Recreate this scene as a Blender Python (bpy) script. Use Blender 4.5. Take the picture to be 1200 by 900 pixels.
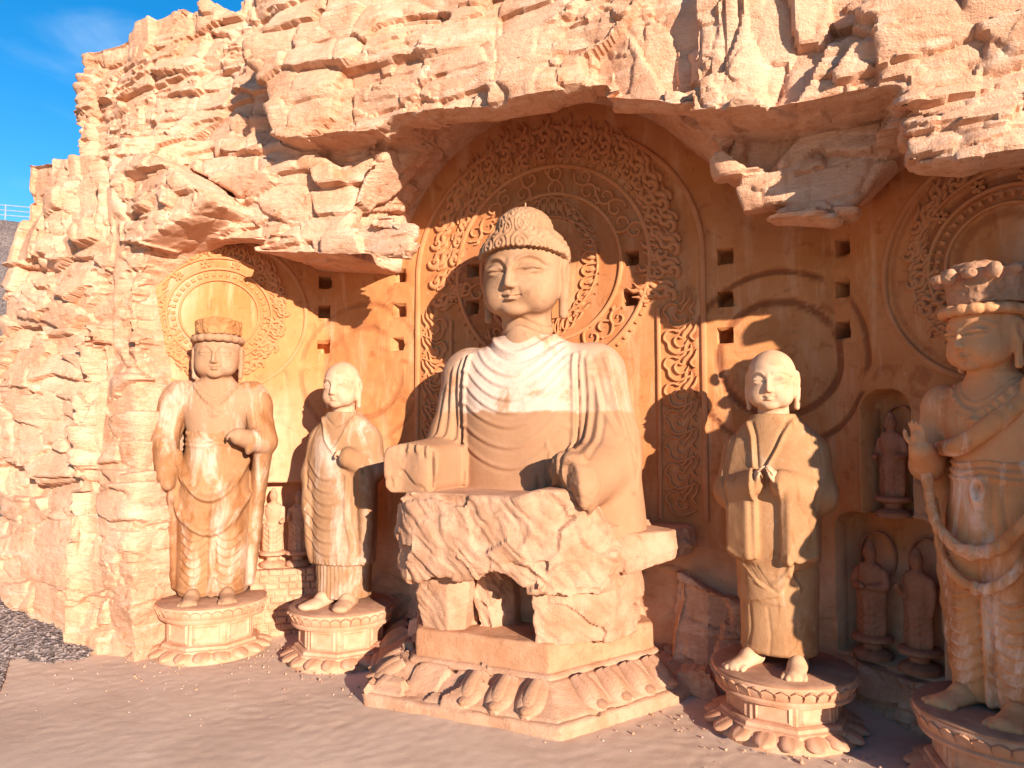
import bpy, math, random
import numpy as np
import openvdb as vdb
from mathutils import Vector, Matrix

# ------------------------------------------------------------------ camera, sky, sun, exposure
R = math.radians
scene = bpy.context.scene
for _o in list(bpy.data.objects): bpy.data.objects.remove(_o)
CAM = (6.43, -15.73, 5.5)
YAW, PITCH, FPX = R(23.6), R(3.3), 867.0          # FPX: focal length in pixels of a 1200 px wide frame
cam_data = bpy.data.cameras.new('camera')
cam_data.sensor_width = 36.0
cam_data.lens = 36.0 * FPX / 1200.0
cam_data.clip_start = 0.1
cam_data.clip_end = 6000.0
cam = bpy.data.objects.new('camera', cam_data)
scene.collection.objects.link(cam)
cam.location = CAM
cam.rotation_euler = (R(90) + PITCH, 0, YAW)
scene.camera = cam

SUN_AZ, SUN_EL = R(51.0), R(14.0)                  # light travels (-sin az, cos az) in plan, down at el
SUN_TRAVEL = Vector((-math.sin(SUN_AZ) * math.cos(SUN_EL), math.cos(SUN_AZ) * math.cos(SUN_EL), -math.sin(SUN_EL)))
world = bpy.data.worlds.new('World')
scene.world = world
world.use_nodes = True
_nt = world.node_tree
_nt.nodes.clear()
_out = _nt.nodes.new('ShaderNodeOutputWorld')
_bg = _nt.nodes.new('ShaderNodeBackground')
_sky = _nt.nodes.new('ShaderNodeTexSky')
_sky.sky_type = 'NISHITA'
_sky.sun_disc = False
_sky.sun_elevation = SUN_EL
_sky.sun_rotation = math.atan2(-SUN_TRAVEL.x, -SUN_TRAVEL.y)
_sky.air_density = 1.0
_sky.dust_density = 0.0
_sky.ozone_density = 3.0
_bg.inputs['Strength'].default_value = 0.09
_hs = _nt.nodes.new('ShaderNodeHueSaturation'); _hs.inputs['Saturation'].default_value = 1.36
# thin high cirrus over the whole sky
_tc = _nt.nodes.new('ShaderNodeTexCoord'); _mp = _nt.nodes.new('ShaderNodeMapping'); _mp.inputs['Scale'].default_value = (1.6, 1.6, 6.0)
_cn = _nt.nodes.new('ShaderNodeTexNoise'); _cn.inputs['Scale'].default_value = 1.7; _cn.inputs['Detail'].default_value = 7; _cn.inputs['Distortion'].default_value = .6
_cr = _nt.nodes.new('ShaderNodeMapRange'); _cr.interpolation_type = 'SMOOTHSTEP'
for _k, _x in (('From Min', .60), ('From Max', .86), ('To Max', .35)): _cr.inputs[_k].default_value = _x
_cm = _nt.nodes.new('ShaderNodeMix'); _cm.data_type = 'RGBA'; _cm.inputs['B'].default_value = (4.2, 5.2, 6.0, 1)
_nt.links.new(_tc.outputs['Generated'], _mp.inputs[0]); _nt.links.new(_mp.outputs[0], _cn.inputs['Vector'])
_nt.links.new(_cn.outputs['Fac'], _cr.inputs['Value']); _nt.links.new(_cr.outputs[0], _cm.inputs['Factor'])
_nt.links.new(_sky.outputs[0], _hs.inputs['Color']); _nt.links.new(_hs.outputs[0], _cm.inputs['A']); _nt.links.new(_cm.outputs['Result'], _bg.inputs[0])
_nt.links.new(_bg.outputs[0], _out.inputs[0])

sun_data = bpy.data.lights.new('sun', 'SUN')
sun_data.energy = 4.6
sun_data.angle = R(0.5)
sun_data.color = (1.0, 0.88, 0.75)
sun = bpy.data.objects.new('sun', sun_data)
scene.collection.objects.link(sun)
sun.rotation_euler = SUN_TRAVEL.to_track_quat('-Z', 'Y').to_euler()
sun.location = (20, -20, 20)

scene.view_settings.view_transform = 'Standard'
scene.view_settings.look = 'None'
scene.view_settings.gamma = 1.0
scene.view_settings.exposure = 1.27
scene.view_settings.use_curve_mapping = False
scene.cycles.max_bounces = 8
scene.cycles.diffuse_bounces = 5

# ------------------------------------------------------------------ pixel -> world helpers
_cy, _sy = math.cos(YAW), math.sin(YAW)
_cp, _sp = math.cos(PITCH), math.sin(PITCH)
def ray(px, py):
    cx, cz = (px - 600.0) / FPX, (450.0 - py) / FPX
    fx, fz = _cp - cz * _sp, _sp + cz * _cp          # forward / up in the level frame
    return np.array([cx * _cy - fx * _sy, cx * _sy + fx * _cy, fz])
def on_y(px, py, y):
    d = ray(px, py); t = (y - CAM[1]) / d[1]
    return np.array(CAM) + d * t
def on_z(px, py, z=0.0):
    d = ray(px, py); t = (z - CAM[2]) / d[2]
    return np.array(CAM) + d * t

# ------------------------------------------------------------------ noise (numpy)
def _hash(i, seed=0):
    i = (i.astype(np.int64) * 374761393 + seed * 668265263) & 0xffffffff
    i = ((i ^ (i >> 13)) * 1274126177) & 0xffffffff
    i = (i ^ (i >> 16)) & 0xffffffff
    return i.astype(np.float32) / np.float32(4294967295.0)
def hash3(ix, iy, iz, seed=0):
    return _hash(ix.astype(np.int64) * 73856093 ^ iy.astype(np.int64) * 19349663 ^ iz.astype(np.int64) * 83492791, seed)
def vnoise(p, seed=0):
    """smooth value noise in [-1,1], p (N,3)"""
    f = np.floor(p); i = f.astype(np.int64); t = (p - f).astype(np.float32); t = t * t * (3 - 2 * t)
    r = 0
    for dx in (0, 1):
        wx = t[:, 0] if dx else 1 - t[:, 0]
        for dy in (0, 1):
            wy = t[:, 1] if dy else 1 - t[:, 1]
            for dz in (0, 1):
                wz = t[:, 2] if dz else 1 - t[:, 2]
                r = r + wx * wy * wz * hash3(i[:, 0] + dx, i[:, 1] + dy, i[:, 2] + dz, seed)
    return r * 2 - 1
def fbm(p, oct=4, seed=0):
    a, s, r = 1.0, 1.0, 0
    for o in range(oct):
        r = r + a * vnoise(p * s, seed + o * 17); a *= 0.5; s *= 2.03
    return r
def cells(p, seed=0):
    """broken-rock field: nearest jittered cell with box-like metric -> (random, tilt offset, edge distance)"""
    p = p.astype(np.float32); i0 = np.floor(p - .5).astype(np.int64)
    n = len(p)
    b1 = np.full(n, 9.0, np.float32); b2 = np.full(n, 9.0, np.float32)
    rid = np.zeros(n, np.float32); til = np.zeros(n, np.float32)
    for dx in (0, 1):
        for dy in (0, 1):
            for dz in (0, 1):
                ix, iy, iz = i0[:, 0] + dx, i0[:, 1] + dy, i0[:, 2] + dz
                k = (ix * 73856093) ^ (iy * 19349663) ^ (iz * 83492791)
                k = (k * 374761393 + seed * 668265263) & 0xffffffff
                k = ((k ^ (k >> 13)) * 1274126177) & 0xffffffff
                k = k ^ (k >> 16)
                k2 = ((k ^ 0x5bd1e995) * 1540483477 + 12345) & 0xffffffff; k2 = k2 ^ (k2 >> 15)
                f = np.float32(1 / 1023.0); g = np.float32(1 / 255.0)
                qx = ix.astype(np.float32) + .12 + .76 * f * (k & 1023) - p[:, 0]
                qy = iy.astype(np.float32) + .12 + .76 * f * ((k >> 10) & 1023) - p[:, 1]
                qz = iz.astype(np.float32) + .12 + .76 * f * ((k >> 20) & 1023) - p[:, 2]
                ax, ay, az = np.abs(qx), np.abs(qy), np.abs(qz)
                d = 0.7 * np.maximum(np.maximum(ax, ay), az) + 0.3 * np.sqrt(ax * ax + ay * ay + az * az)
                d = d.astype(np.float32)
                m = d < b1
                b2 = np.where(m, b1, np.minimum(b2, d)); b1 = np.where(m, d, b1)
                tl = (g * (k2 & 255) - .5) * qx + (g * ((k2 >> 8) & 255) - .5) * qz + (g * ((k2 >> 16) & 255) - .5) * qy
                rid = np.where(m, g * ((k2 >> 24) & 255), rid); til = np.where(m, tl, til)
    return rid, til * 2, b2 - b1
def sstep(a, b, x):
    t = np.clip((x - a) / (b - a), 0, 1); return t * t * (3 - 2 * t)

# ------------------------------------------------------------------ scene helpers
def link(o, parent=None):
    scene.collection.objects.link(o)
    if parent is not None: o.parent = parent
    return o
def mesh_np(name, v, faces, mat=None, parent=None, smooth=True, tri=None):
    """faces: (N,4) int array (quads) and tri optional (M,3)"""
    me = bpy.data.meshes.new(name)
    v = np.asarray(v, np.float32)
    nq = 0 if faces is None else len(faces); ntr = 0 if tri is None else len(tri)
    me.vertices.add(len(v)); me.vertices.foreach_set('co', v.ravel())
    idx = []
    if nq: idx.append(np.asarray(faces, np.int32).ravel())
    if ntr: idx.append(np.asarray(tri, np.int32).ravel())
    idx = np.concatenate(idx)
    me.loops.add(len(idx)); me.loops.foreach_set('vertex_index', idx)
    st = np.concatenate([np.arange(nq) * 4, nq * 4 + np.arange(ntr) * 3]).astype(np.int32)
    me.polygons.add(nq + ntr); me.polygons.foreach_set('loop_start', st)
    me.update(calc_edges=True)
    if smooth: me.polygons.foreach_set('use_smooth', np.ones(nq + ntr, bool))
    me.validate()
    if mat is not None: me.materials.append(mat)
    return link(bpy.data.objects.new(name, me), parent)
def mesh_py(name, v, f, mat=None, parent=None, smooth=False):
    me = bpy.data.meshes.new(name)
    me.from_pydata([tuple(map(float, q)) for q in v], [], [tuple(int(k) for k in q) for q in f]); me.update()
    if smooth: me.polygons.foreach_set('use_smooth', np.ones(len(me.polygons), bool))
    if mat is not None: me.materials.append(mat)
    return link(bpy.data.objects.new(name, me), parent)
def share(name, me, loc, rot=(0, 0, 0), scale=(1, 1, 1), parent=None):
    o = bpy.data.objects.new(name, me); o.location = loc; o.rotation_euler = rot; o.scale = scale
    return link(o, parent)
def thing(name, label, cat, loc=(0, 0, 0), rz=0.0, group=None):
    o = bpy.data.objects.new(name, None); o.empty_display_size = 0.3
    o.location = loc; o.rotation_euler = (0, 0, rz)
    o['label'] = label; o['category'] = cat
    if group: o['group'] = group
    return link(o)
def tag(o, label, cat, group=None):
    o['label'] = label; o['category'] = cat
    if group: o['group'] = group
    return o
def structure(o): o['kind'] = 'structure'; return o
def attr(o, name, val):
    a = o.data.attributes.new(name, 'FLOAT', 'POINT'); a.data.foreach_set('value', np.asarray(val, np.float32))

# ------------------------------------------------------------------ implicit sculpting
BIG = np.float32(50.0)
class Vol:
    def __init__(s, lo, hi, h):
        s.lo = np.array(lo, float); s.h = h
        s.n = np.ceil((np.array(hi, float) - s.lo) / h).astype(int) + 1
        s.ax = [(s.lo[i] + h * np.arange(s.n[i])).astype(np.float32) for i in range(3)]
        s.d = np.full(s.n, BIG, np.float32)
    def put(s, fn, lo, hi, k=0.0, op='u'):
        m = 3 * s.h + (k if op == 'u' else k)
        sl = []
        for i in range(3):
            a = int(max(0, math.floor((lo[i] - m - s.lo[i]) / s.h))); b = int(min(s.n[i], math.ceil((hi[i] + m - s.lo[i]) / s.h) + 1))
            if b <= a: return s
            sl.append(slice(a, b))
        sl = tuple(sl)
        X, Y, Z = s.ax[0][sl[0]][:, None, None], s.ax[1][sl[1]][None, :, None], s.ax[2][sl[2]][None, None, :]
        e = fn(X, Y, Z).astype(np.float32); d = s.d[sl]
        if op == 'u':
            if k > 0:
                g = np.clip(0.5 + 0.5 * (d - e) / k, 0, 1); r = d * (1 - g) + e * g - k * g * (1 - g)
            else: r = np.minimum(d, e)
        elif op == 's':
            if k > 0:
                g = np.clip(0.5 - 0.5 * (d + e) / k, 0, 1); r = d * (1 - g) - e * g + k * g * (1 - g)
            else: r = np.maximum(d, -e)
        else:
            r = np.maximum(d, e)
        s.d[sl] = r
        return s
    def ell(s, c, r, k=0.0, op='u', rot=None):
        c = np.array(c, float); r = np.array(r, float); rm = max(r)
        def fn(X, Y, Z):
            x, y, z = X - c[0], Y - c[1], Z - c[2]
            if rot is not None:
                M = np.array(rot.inverted())
                x, y, z = (M[0][0] * x + M[0][1] * y + M[0][2] * z, M[1][0] * x + M[1][1] * y + M[1][2] * z, M[2][0] * x + M[2][1] * y + M[2][2] * z)
            k0 = np.sqrt((x / r[0]) ** 2 + (y / r[1]) ** 2 + (z / r[2]) ** 2)
            k1 = np.sqrt((x / r[0] ** 2) ** 2 + (y / r[1] ** 2) ** 2 + (z / r[2] ** 2) ** 2) + 1e-6
            return k0 * (k0 - 1) / k1
        rr = r if rot is None else np.array([rm] * 3)
        return s.put(fn, c - rr, c + rr, k, op)
    def cone(s, a, b, ra, rb, k=0.0, op='u', sq=None):
        """round cone (tapered capsule); sq=(axis scale vec) flattens it"""
        a = np.array(a, float); b = np.array(b, float); ab = b - a; L2 = max(1e-9, ab @ ab)
        def fn(X, Y, Z):
            t = ((X - a[0]) * ab[0] + (Y - a[1]) * ab[1] + (Z - a[2]) * ab[2]) / L2
            t = np.clip(t, 0, 1)
            dx, dy, dz = X - a[0] - t * ab[0], Y - a[1] - t * ab[1], Z - a[2] - t * ab[2]
            if sq is not None: dx, dy, dz = dx / sq[0], dy / sq[1], dz / sq[2]
            return np.sqrt(dx * dx + dy * dy + dz * dz) - (ra + (rb - ra) * t)
        rm = max(ra, rb) * (1 if sq is None else max(sq))
        return s.put(fn, np.minimum(a, b) - rm, np.maximum(a, b) + rm, k, op)
    def path(s, pts, rad, k=0.0, op='u', sq=None):
        if not hasattr(rad, '__len__'): rad = [rad] * len(pts)
        if len(pts) > 2 and len(pts) < 9:
            rad = np.interp(np.linspace(0, 1, (len(pts) - 1) * 4 + 1), np.linspace(0, 1, len(pts)), rad); pts = catmull(pts, 4)
        for i in range(len(pts) - 1): s.cone(pts[i], pts[i + 1], rad[i], rad[i + 1], k, op, sq)
        return s
    def box(s, c, hf, k=0.0, op='u', rot=None, rnd=0.0):
        c = np.array(c, float); hf = np.array(hf, float)
        def fn(X, Y, Z):
            x, y, z = X - c[0], Y - c[1], Z - c[2]
            if rot is not None:
                M = np.array(rot.inverted())
                x, y, z = (M[0][0] * x + M[0][1] * y + M[0][2] * z, M[1][0] * x + M[1][1] * y + M[1][2] * z, M[2][0] * x + M[2][1] * y + M[2][2] * z)
            qx, qy, qz = np.abs(x) - hf[0] + rnd, np.abs(y) - hf[1] + rnd, np.abs(z) - hf[2] + rnd
            o = np.sqrt(np.maximum(qx, 0) ** 2 + np.maximum(qy, 0) ** 2 + np.maximum(qz, 0) ** 2)
            return o + np.minimum(np.maximum(np.maximum(qx, qy), qz), 0) - rnd
        e = hf if rot is None else np.array([np.linalg.norm(hf)] * 3)
        return s.put(fn, c - e, c + e, k, op)
    def loft(s, rows, k=0.0, op='u', p=2.0):
        """rows: (z, half width, half depth, cx, cy) smoothly interpolated; super-ellipse power p"""
        rows = sorted(rows); z = np.array([r[0] for r in rows])
        zz = np.linspace(z[0], z[-1], 200)
        def itp(j):
            w = np.interp(zz, z, [r[j] for r in rows]); kk = np.ones(9) / 9
            wp = np.pad(w, 4, mode='edge'); return np.convolve(wp, kk, 'valid')
        A, B, CX, CY = (itp(j) for j in (1, 2, 3, 4))
        def fn(X, Y, Z):
            a, b, cx, cy = (np.interp(Z, zz, q).astype(np.float32) for q in (A, B, CX, CY))
            u, v = np.abs(X - cx) / a, np.abs(Y - cy) / b
            rr = (u ** p + v ** p) ** (1.0 / p)
            g = np.sqrt((u / a) ** 2 + (v / b) ** 2) / np.maximum(np.sqrt(u * u + v * v), 1e-5) + 1e-6
            d = (rr - 1) / g
            dz = np.maximum(z[0] - Z, Z - z[-1])
            return np.maximum(d, dz) + 0 * X
        am, bm = A.max(), B.max()
        return s.put(fn, (CX.min() - am, CY.min() - bm, z[0]), (CX.max() + am, CY.max() + bm, z[-1]), k, op)
    def mesh(s, smooth_it=1):
        d = np.clip(s.d, -4 * s.h, 4 * s.h)
        d[0] = d[-1] = 4 * s.h; d[:, 0] = d[:, -1] = 4 * s.h; d[:, :, 0] = d[:, :, -1] = 4 * s.h
        g = vdb.FloatGrid(4 * s.h); g.copyFromArray(np.ascontiguousarray(d), tolerance=0)
        v, q = g.convertToQuads(isovalue=0.0)
        q = q.astype(np.int64)
        v = np.asarray(v, np.float64)
        v = relax(v, q, smooth_it)
        return v * s.h + s.lo, q
def relax(v, q, it=1, a=0.5):
    for _ in range(it):
        acc = np.zeros_like(v); cnt = np.zeros(len(v))
        for i in range(4):
            np.add.at(acc, q[:, i], v[q[:, (i + 1) % 4]] + v[q[:, (i - 1) % 4]]); np.add.at(cnt, q[:, i], 2)
        v = v * (1 - a) + a * acc / np.maximum(cnt, 1)[:, None]
    return v
def normals(v, q):
    a, b, c, d = (v[q[:, i]] for i in range(4))
    fn = np.cross(c - a, d - b)
    n = np.zeros_like(v)
    for i in range(4): np.add.at(n, q[:, i], fn)
    return n / np.maximum(np.linalg.norm(n, axis=1), 1e-9)[:, None]
def catmull(pts, n=10, closed=False):
    pts = [np.array(p, float) for p in pts]
    if len(pts) < 3 and not closed:
        return np.array([pts[0] + (pts[-1] - pts[0]) * t for t in np.linspace(0, 1, n + 1)])
    P = [pts[-1]] + pts + [pts[0], pts[1]] if closed else [2 * pts[0] - pts[1]] + pts + [2 * pts[-1] - pts[-2]]
    out = []
    for i in range(1, len(P) - 2):
        a, b, c, d = P[i - 1], P[i], P[i + 1], P[i + 2]
        for t in np.linspace(0, 1, n, endpoint=False):
            out.append(0.5 * (2 * b + (c - a) * t + (2 * a - 5 * b + 4 * c - d) * t * t + (3 * b - a - 3 * c + d) * t ** 3))
    if not closed: out.append(P[-2])
    return np.array(out)
def seg_dist(p2, line):
    """distance of (N,2) points to a polyline (M,2)"""
    best = np.full(len(p2), 1e9)
    for i in range(len(line) - 1):
        a, b = line[i], line[i + 1]; ab = b - a; L = max(ab @ ab, 1e-12)
        t = np.clip(((p2 - a) @ ab) / L, 0, 1)
        d = p2 - a - t[:, None] * ab
        best = np.minimum(best, (d * d).sum(1))
    return np.sqrt(best)
def carve(v, n, line, w, h, axis=0.0, facing=0.15, smooth=8, prof='g'):
    """raise (h>0) or cut (h<0) a line given in the front view (x,z) turned by axis about z"""
    c, s_ = math.cos(axis), math.sin(axis)
    line = catmull(line, smooth)
    px = v[:, 0] * c + v[:, 1] * s_; fy = -(-n[:, 0] * s_ + n[:, 1] * c)
    lo, hi = line.min(0) - 3 * w, line.max(0) + 3 * w
    m = np.where((px > lo[0]) & (px < hi[0]) & (v[:, 2] > lo[1]) & (v[:, 2] < hi[1]) & (fy > facing))[0]
    if len(m) == 0: return v
    d = seg_dist(np.stack([px[m], v[m, 2]], 1), line) / w
    pr = np.exp(-d * d) if prof == 'g' else np.clip(1 - d, 0, 1)
    v[m] += n[m] * (h * pr * sstep(facing, facing + 0.2, fy[m]))[:, None]
    return v
# ------------------------------------------------------------------ heads
class HeadFrame:
    """maps head units (chin 0, skull top 1, face towards -y) into a statue's own space"""
    def __init__(s, o, S, yaw=0.0, pitch=0.0):
        s.o = np.array(o, float); s.S = S
        s.M = np.array(Matrix.Rotation(yaw, 3, 'Z') @ Matrix.Rotation(pitch, 3, 'X'))
        s.rot = Matrix(s.M.tolist())
    def __call__(s, p): return s.o + s.S * (s.M @ np.array(p, float))
    def inv(s, v): return ((v - s.o) / s.S) @ s.M
def head_solid(V, F, hw=1.0, ears=True, neck=-0.4, neck_r=0.27, eyes=True):
    S = F.S
    def E(c, r, k=0.0, op='u'): V.ell(F(c), np.array(r) * S, k * S, op, rot=F.rot)
    def C(a, b, ra, rb, k=0.0, op='u'): V.cone(F(a), F(b), ra * S, rb * S, k * S, op)
    E((0, .06, .58), (.40 * hw, .42, .42))
    E((0, -.02, .34), (.385 * hw, .36, .35), .08)
    for s in (-1, 1): E((s * .19 * hw, -.16, .22), (.16, .17, .17), .10)
    E((0, -.275, .075), (.12, .085, .075), .08)
    if neck is not None:
        C((0, .08, .15), (0, .10, neck), neck_r * .92, neck_r, .06)
    for s in (-1, 1):
        E((s * .17, -.465, .515), (.15, .12, .066), .06, 's')
        E((s * .17, -.262, .492), (.125, .088, .058), .02)
    C((0, -.355, .58), (0, -.428, .335), .026, .040, .04)
    for s in (-1, 1): E((s * .045, -.393, .318), (.034, .035, .028), .025)
    for s in (-1, 1): C((s * .085, -.352, .218), (0, -.384, .222), .012, .021, .022)
    E((0, -.366, .180), (.066, .033, .025), .022)
    E((0, -.385, .135), (.09, .03, .02), .04, 's')
    if ears:
        for s in (-1, 1):
            E((s * .415 * hw, .09, .47), (.05, .105, .17), .02)
            C((s * .415 * hw, .06, .40), (s * .40 * hw, .04, .02), .055, .05, .03)
            E((s * .465 * hw, .07, .46), (.035, .05, .11), .02, 's')
            E((s * .46 * hw, .03, .08), (.03, .02, .10), .02, 's')
def head_lines(v, n, F, open_eye=0.0, brow=1.0):
    """brows, lids, lips cut into a finished mesh"""
    u = F.inv(v); m = np.where((np.abs(u[:, 0]) < .5) & (u[:, 1] < -.08) & (u[:, 2] > 0) & (u[:, 2] < .8))[0]
    if len(m) == 0: return v
    a = u[m].copy(); nn = n[m] @ F.M
    def L(pts, w, h):
        nonlocal a
        a = carve(a, nn, pts, w * 1.05, h * 1.4)
    for s in (-1, 1):
        L([(s * .045, .53), (s * .085, .595), (s * .17, .632), (s * .26, .615), (s * .335, .555)], .022, .016 * brow)
        L([(s * .055, .505), (s * .10, .575), (s * .17, .605), (s * .26, .588), (s * .32, .54)], .022, -.012)
        # lids
        L([(s * .055, .487), (s * .11, .522), (s * .175, .533), (s * .24, .518), (s * .30, .490)], .014, .010)
        L([(s * .05, .478), (s * .11, .484), (s * .175, .480), (s * .24, .486), (s * .305, .482)], .012, -.024)
        L([(s * .07, .462), (s * .165, .446), (s * .27, .468)], .014, .007)
        L([(s * .05, .32), (s * .085, .29), (s * .10, .23)], .02, -.006)
    L([(-.105, .214), (-.05, .205), (0, .208), (.05, .205), (.105, .214)], .010, -.020)
    L([(0, .275), (0, .245)], .014, -.008)
    v = v.copy(); v[m] = F(a.T[:, :].T[0]) if False else (F.o + F.S * (a @ F.M.T))
    return v
# ------------------------------------------------------------------ materials
def nodes(name):
    m = bpy.data.materials.new(name); m.use_nodes = True
    nt = m.node_tree; b = nt.nodes['Principled BSDF']
    b.inputs['Specular IOR Level'].default_value = 0.12
    return m, nt, b
def N(nt, t, **kw):
    n = nt.nodes.new(t)
    for k, v in kw.items():
        if k.startswith('i_'): n.inputs[k[2:].replace('_', ' ')].default_value = v
        else: setattr(n, k, v)
    return n
def noise(nt, vec, scale, detail=5, rough=0.55, dist=0.0):
    n = N(nt, 'ShaderNodeTexNoise'); n.inputs['Scale'].default_value = scale; n.inputs['Detail'].default_value = detail
    n.inputs['Roughness'].default_value = rough; n.inputs['Distortion'].default_value = dist
    nt.links.new(vec, n.inputs['Vector']); return n.outputs['Fac']
def ramp(nt, fac, a, b, lo=0.0, hi=1.0):
    n = N(nt, 'ShaderNodeMapRange'); n.interpolation_type = 'SMOOTHSTEP'
    nt.links.new(fac, n.inputs['Value']); n.inputs['From Min'].default_value = a; n.inputs['From Max'].default_value = b
    n.inputs['To Min'].default_value = lo; n.inputs['To Max'].default_value = hi; return n.outputs[0]
def mix(nt, fac, a, b, mode='MIX'):
    n = N(nt, 'ShaderNodeMix', data_type='RGBA', blend_type=mode)
    for sock, val in ((n.inputs['Factor'], fac), (n.inputs['A'], a), (n.inputs['B'], b)):
        if isinstance(val, (tuple, list)): sock.default_value = (*val[:3], 1)
        elif isinstance(val, (int, float)): sock.default_value = val
        else: nt.links.new(val, sock)
    return n.outputs['Result']
def mul(nt, a, b, op='MULTIPLY'):
    n = N(nt, 'ShaderNodeMath', operation=op)
    for i, val in enumerate((a, b)):
        if isinstance(val, (int, float)): n.inputs[i].default_value = val
        else: nt.links.new(val, n.inputs[i])
    return n.outputs[0]
def coords(nt, scale=(1, 1, 1), kind='Object'):
    tc = N(nt, 'ShaderNodeTexCoord'); mp = N(nt, 'ShaderNodeMapping'); mp.inputs['Scale'].default_value = scale
    nt.links.new(tc.outputs[kind], mp.inputs['Vector']); return mp.outputs[0]
def bump(nt, b, hgt, strength=0.5, dist=0.03):
    n = N(nt, 'ShaderNodeBump'); n.inputs['Strength'].default_value = strength; n.inputs['Distance'].default_value = dist
    nt.links.new(hgt, n.inputs['Height']); nt.links.new(n.outputs[0], b.inputs['Normal'])
def att(nt, name):
    n = N(nt, 'ShaderNodeAttribute'); n.attribute_name = name; return n.outputs['Fac']
def setc(nt, b, c, rough=0.93, k=.98, gm=1.25):
    g = N(nt, 'ShaderNodeGamma'); nt.links.new(c, g.inputs[0]); g.inputs[1].default_value = gm   # deepen the stone's own colour
    c = mix(nt, 1.0, g.outputs[0], (k, .945 * k, k), 'MULTIPLY')
    nt.links.new(c, b.inputs['Base Color']); b.inputs['Roughness'].default_value = rough

def fracture(nt, scale, stretch, warp=.35, seed=0.0):
    p = coords(nt, stretch); nz = N(nt, 'ShaderNodeTexNoise'); nz.inputs['Scale'].default_value = 1.3; nz.inputs['Detail'].default_value = 3
    nt.links.new(p, nz.inputs['Vector'])
    sub = N(nt, 'ShaderNodeVectorMath', operation='MULTIPLY_ADD'); nt.links.new(nz.outputs['Color'], sub.inputs[0]); sub.inputs[1].default_value = (warp,) * 3; nt.links.new(p, sub.inputs[2])
    v = N(nt, 'ShaderNodeTexVoronoi', feature='F1', distance='CHEBYCHEV'); v.inputs['Scale'].default_value = scale; nt.links.new(sub.outputs[0], v.inputs['Vector'])
    h = N(nt, 'ShaderNodeSeparateColor'); nt.links.new(v.outputs['Color'], h.inputs[0])
    # each piece its own height and a little dished
    return mul(nt, h.outputs[0], mul(nt, v.outputs['Distance'], -.35), 'ADD')
def mat_rock():
    m, nt, b = nodes('sandstone_cliff')
    p = coords(nt); ps = coords(nt, (0.7, 0.7, 2.6)); pv = coords(nt, (2.2, 2.2, 0.35))
    c = mix(nt, ramp(nt, noise(nt, p, 0.45, 6), .35, .68), (.70, .475, .33), (.60, .37, .235))
    c = mix(nt, mul(nt, ramp(nt, noise(nt, ps, 1.6, 7, .62), .48, .72), .75), c, (.76, .575, .435))
    c = mix(nt, mul(nt, ramp(nt, noise(nt, p, 2.2, 9, .68), .53, .70), .7), c, (.46, .23, .12))
    c = mix(nt, mul(nt, ramp(nt, noise(nt, pv, 1.3, 7, .65), .53, .72), .5), c, (.47, .26, .15))
    c = mix(nt, mul(nt, ramp(nt, noise(nt, p, 9, 5, .7), .45, .7), .35), c, (.80, .60, .43))
    setc(nt, b, mix(nt, 1.0, c, (1.0, .985, .95), 'MULTIPLY'), .93, 1.12, 1.25)
    h = mul(nt, noise(nt, ps, 7, 8, .66), noise(nt, p, 26, 4, .7), 'ADD')
    f1 = mul(nt, fracture(nt, 1.5, (1, 1, 2.2)), fracture(nt, 3.6, (1, 1, 2.6), .5), 'ADD')
    h = mul(nt, h, mul(nt, f1, 1.0), 'ADD')
    bump(nt, b, h, .8, .06)
    return m
def mat_wall():
    """plastered and painted niche wall: ochre orange with worn pale patches and brown painted rings"""
    m, nt, b = nodes('painted_niche_wall')
    p = coords(nt); pv = coords(nt, (1.6, 1.6, .25))
    ochre = mix(nt, ramp(nt, noise(nt, p, .8, 6, .6), .35, .7), (.60, .315, .145), (.54, .255, .10))
    ochre = mix(nt, mul(nt, ramp(nt, noise(nt, p, 2.2, 8, .65, .6), .55, .66), .7), ochre, (.43, .19, .08))
    ochre = mix(nt, mul(nt, ramp(nt, noise(nt, pv, 1.6, 7, .68), .50, .70), .75), ochre, (.68, .43, .25))
    rock = mix(nt, ramp(nt, noise(nt, p, 1.2, 7, .62), .38, .68), (.70, .45, .285), (.58, .33, .185))
    c = mix(nt, att(nt, 'paint'), rock, ochre)
    c = mix(nt, mul(nt, att(nt, 'ring'), .75), c, (.27, .10, .045))
    c = mix(nt, mul(nt, ramp(nt, noise(nt, p, 3.6, 9, .7), .62, .72), .5), c, (.70, .47, .30))
    setc(nt, b, c)
    bump(nt, b, mul(nt, noise(nt, p, 6, 9, .65), noise(nt, p, 30, 5, .7), 'ADD'), .45, .03)
    return m
def mat_halo():
    m, nt, b = nodes('carved_ochre_relief')
    p = coords(nt)
    c = mix(nt, ramp(nt, noise(nt, p, 1.1, 6, .6), .35, .68), (.60, .325, .165), (.54, .265, .12))
    c = mix(nt, mul(nt, ramp(nt, noise(nt, p, 4.5, 8, .68), .58, .72), .55), c, (.70, .43, .235))
    setc(nt, b, c)
    bump(nt, b, noise(nt, p, 22, 7, .68), .4, .02)
    return m
def mat_halo_dark():
    m, nt, b = nodes('painted_dark_band')
    p = coords(nt)
    c = mix(nt, ramp(nt, noise(nt, p, 1.6, 7, .62), .38, .68), (.42, .17, .062), (.53, .26, .105))
    setc(nt, b, c); bump(nt, b, noise(nt, p, 18, 7, .68), .4, .02)
    return m
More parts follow.
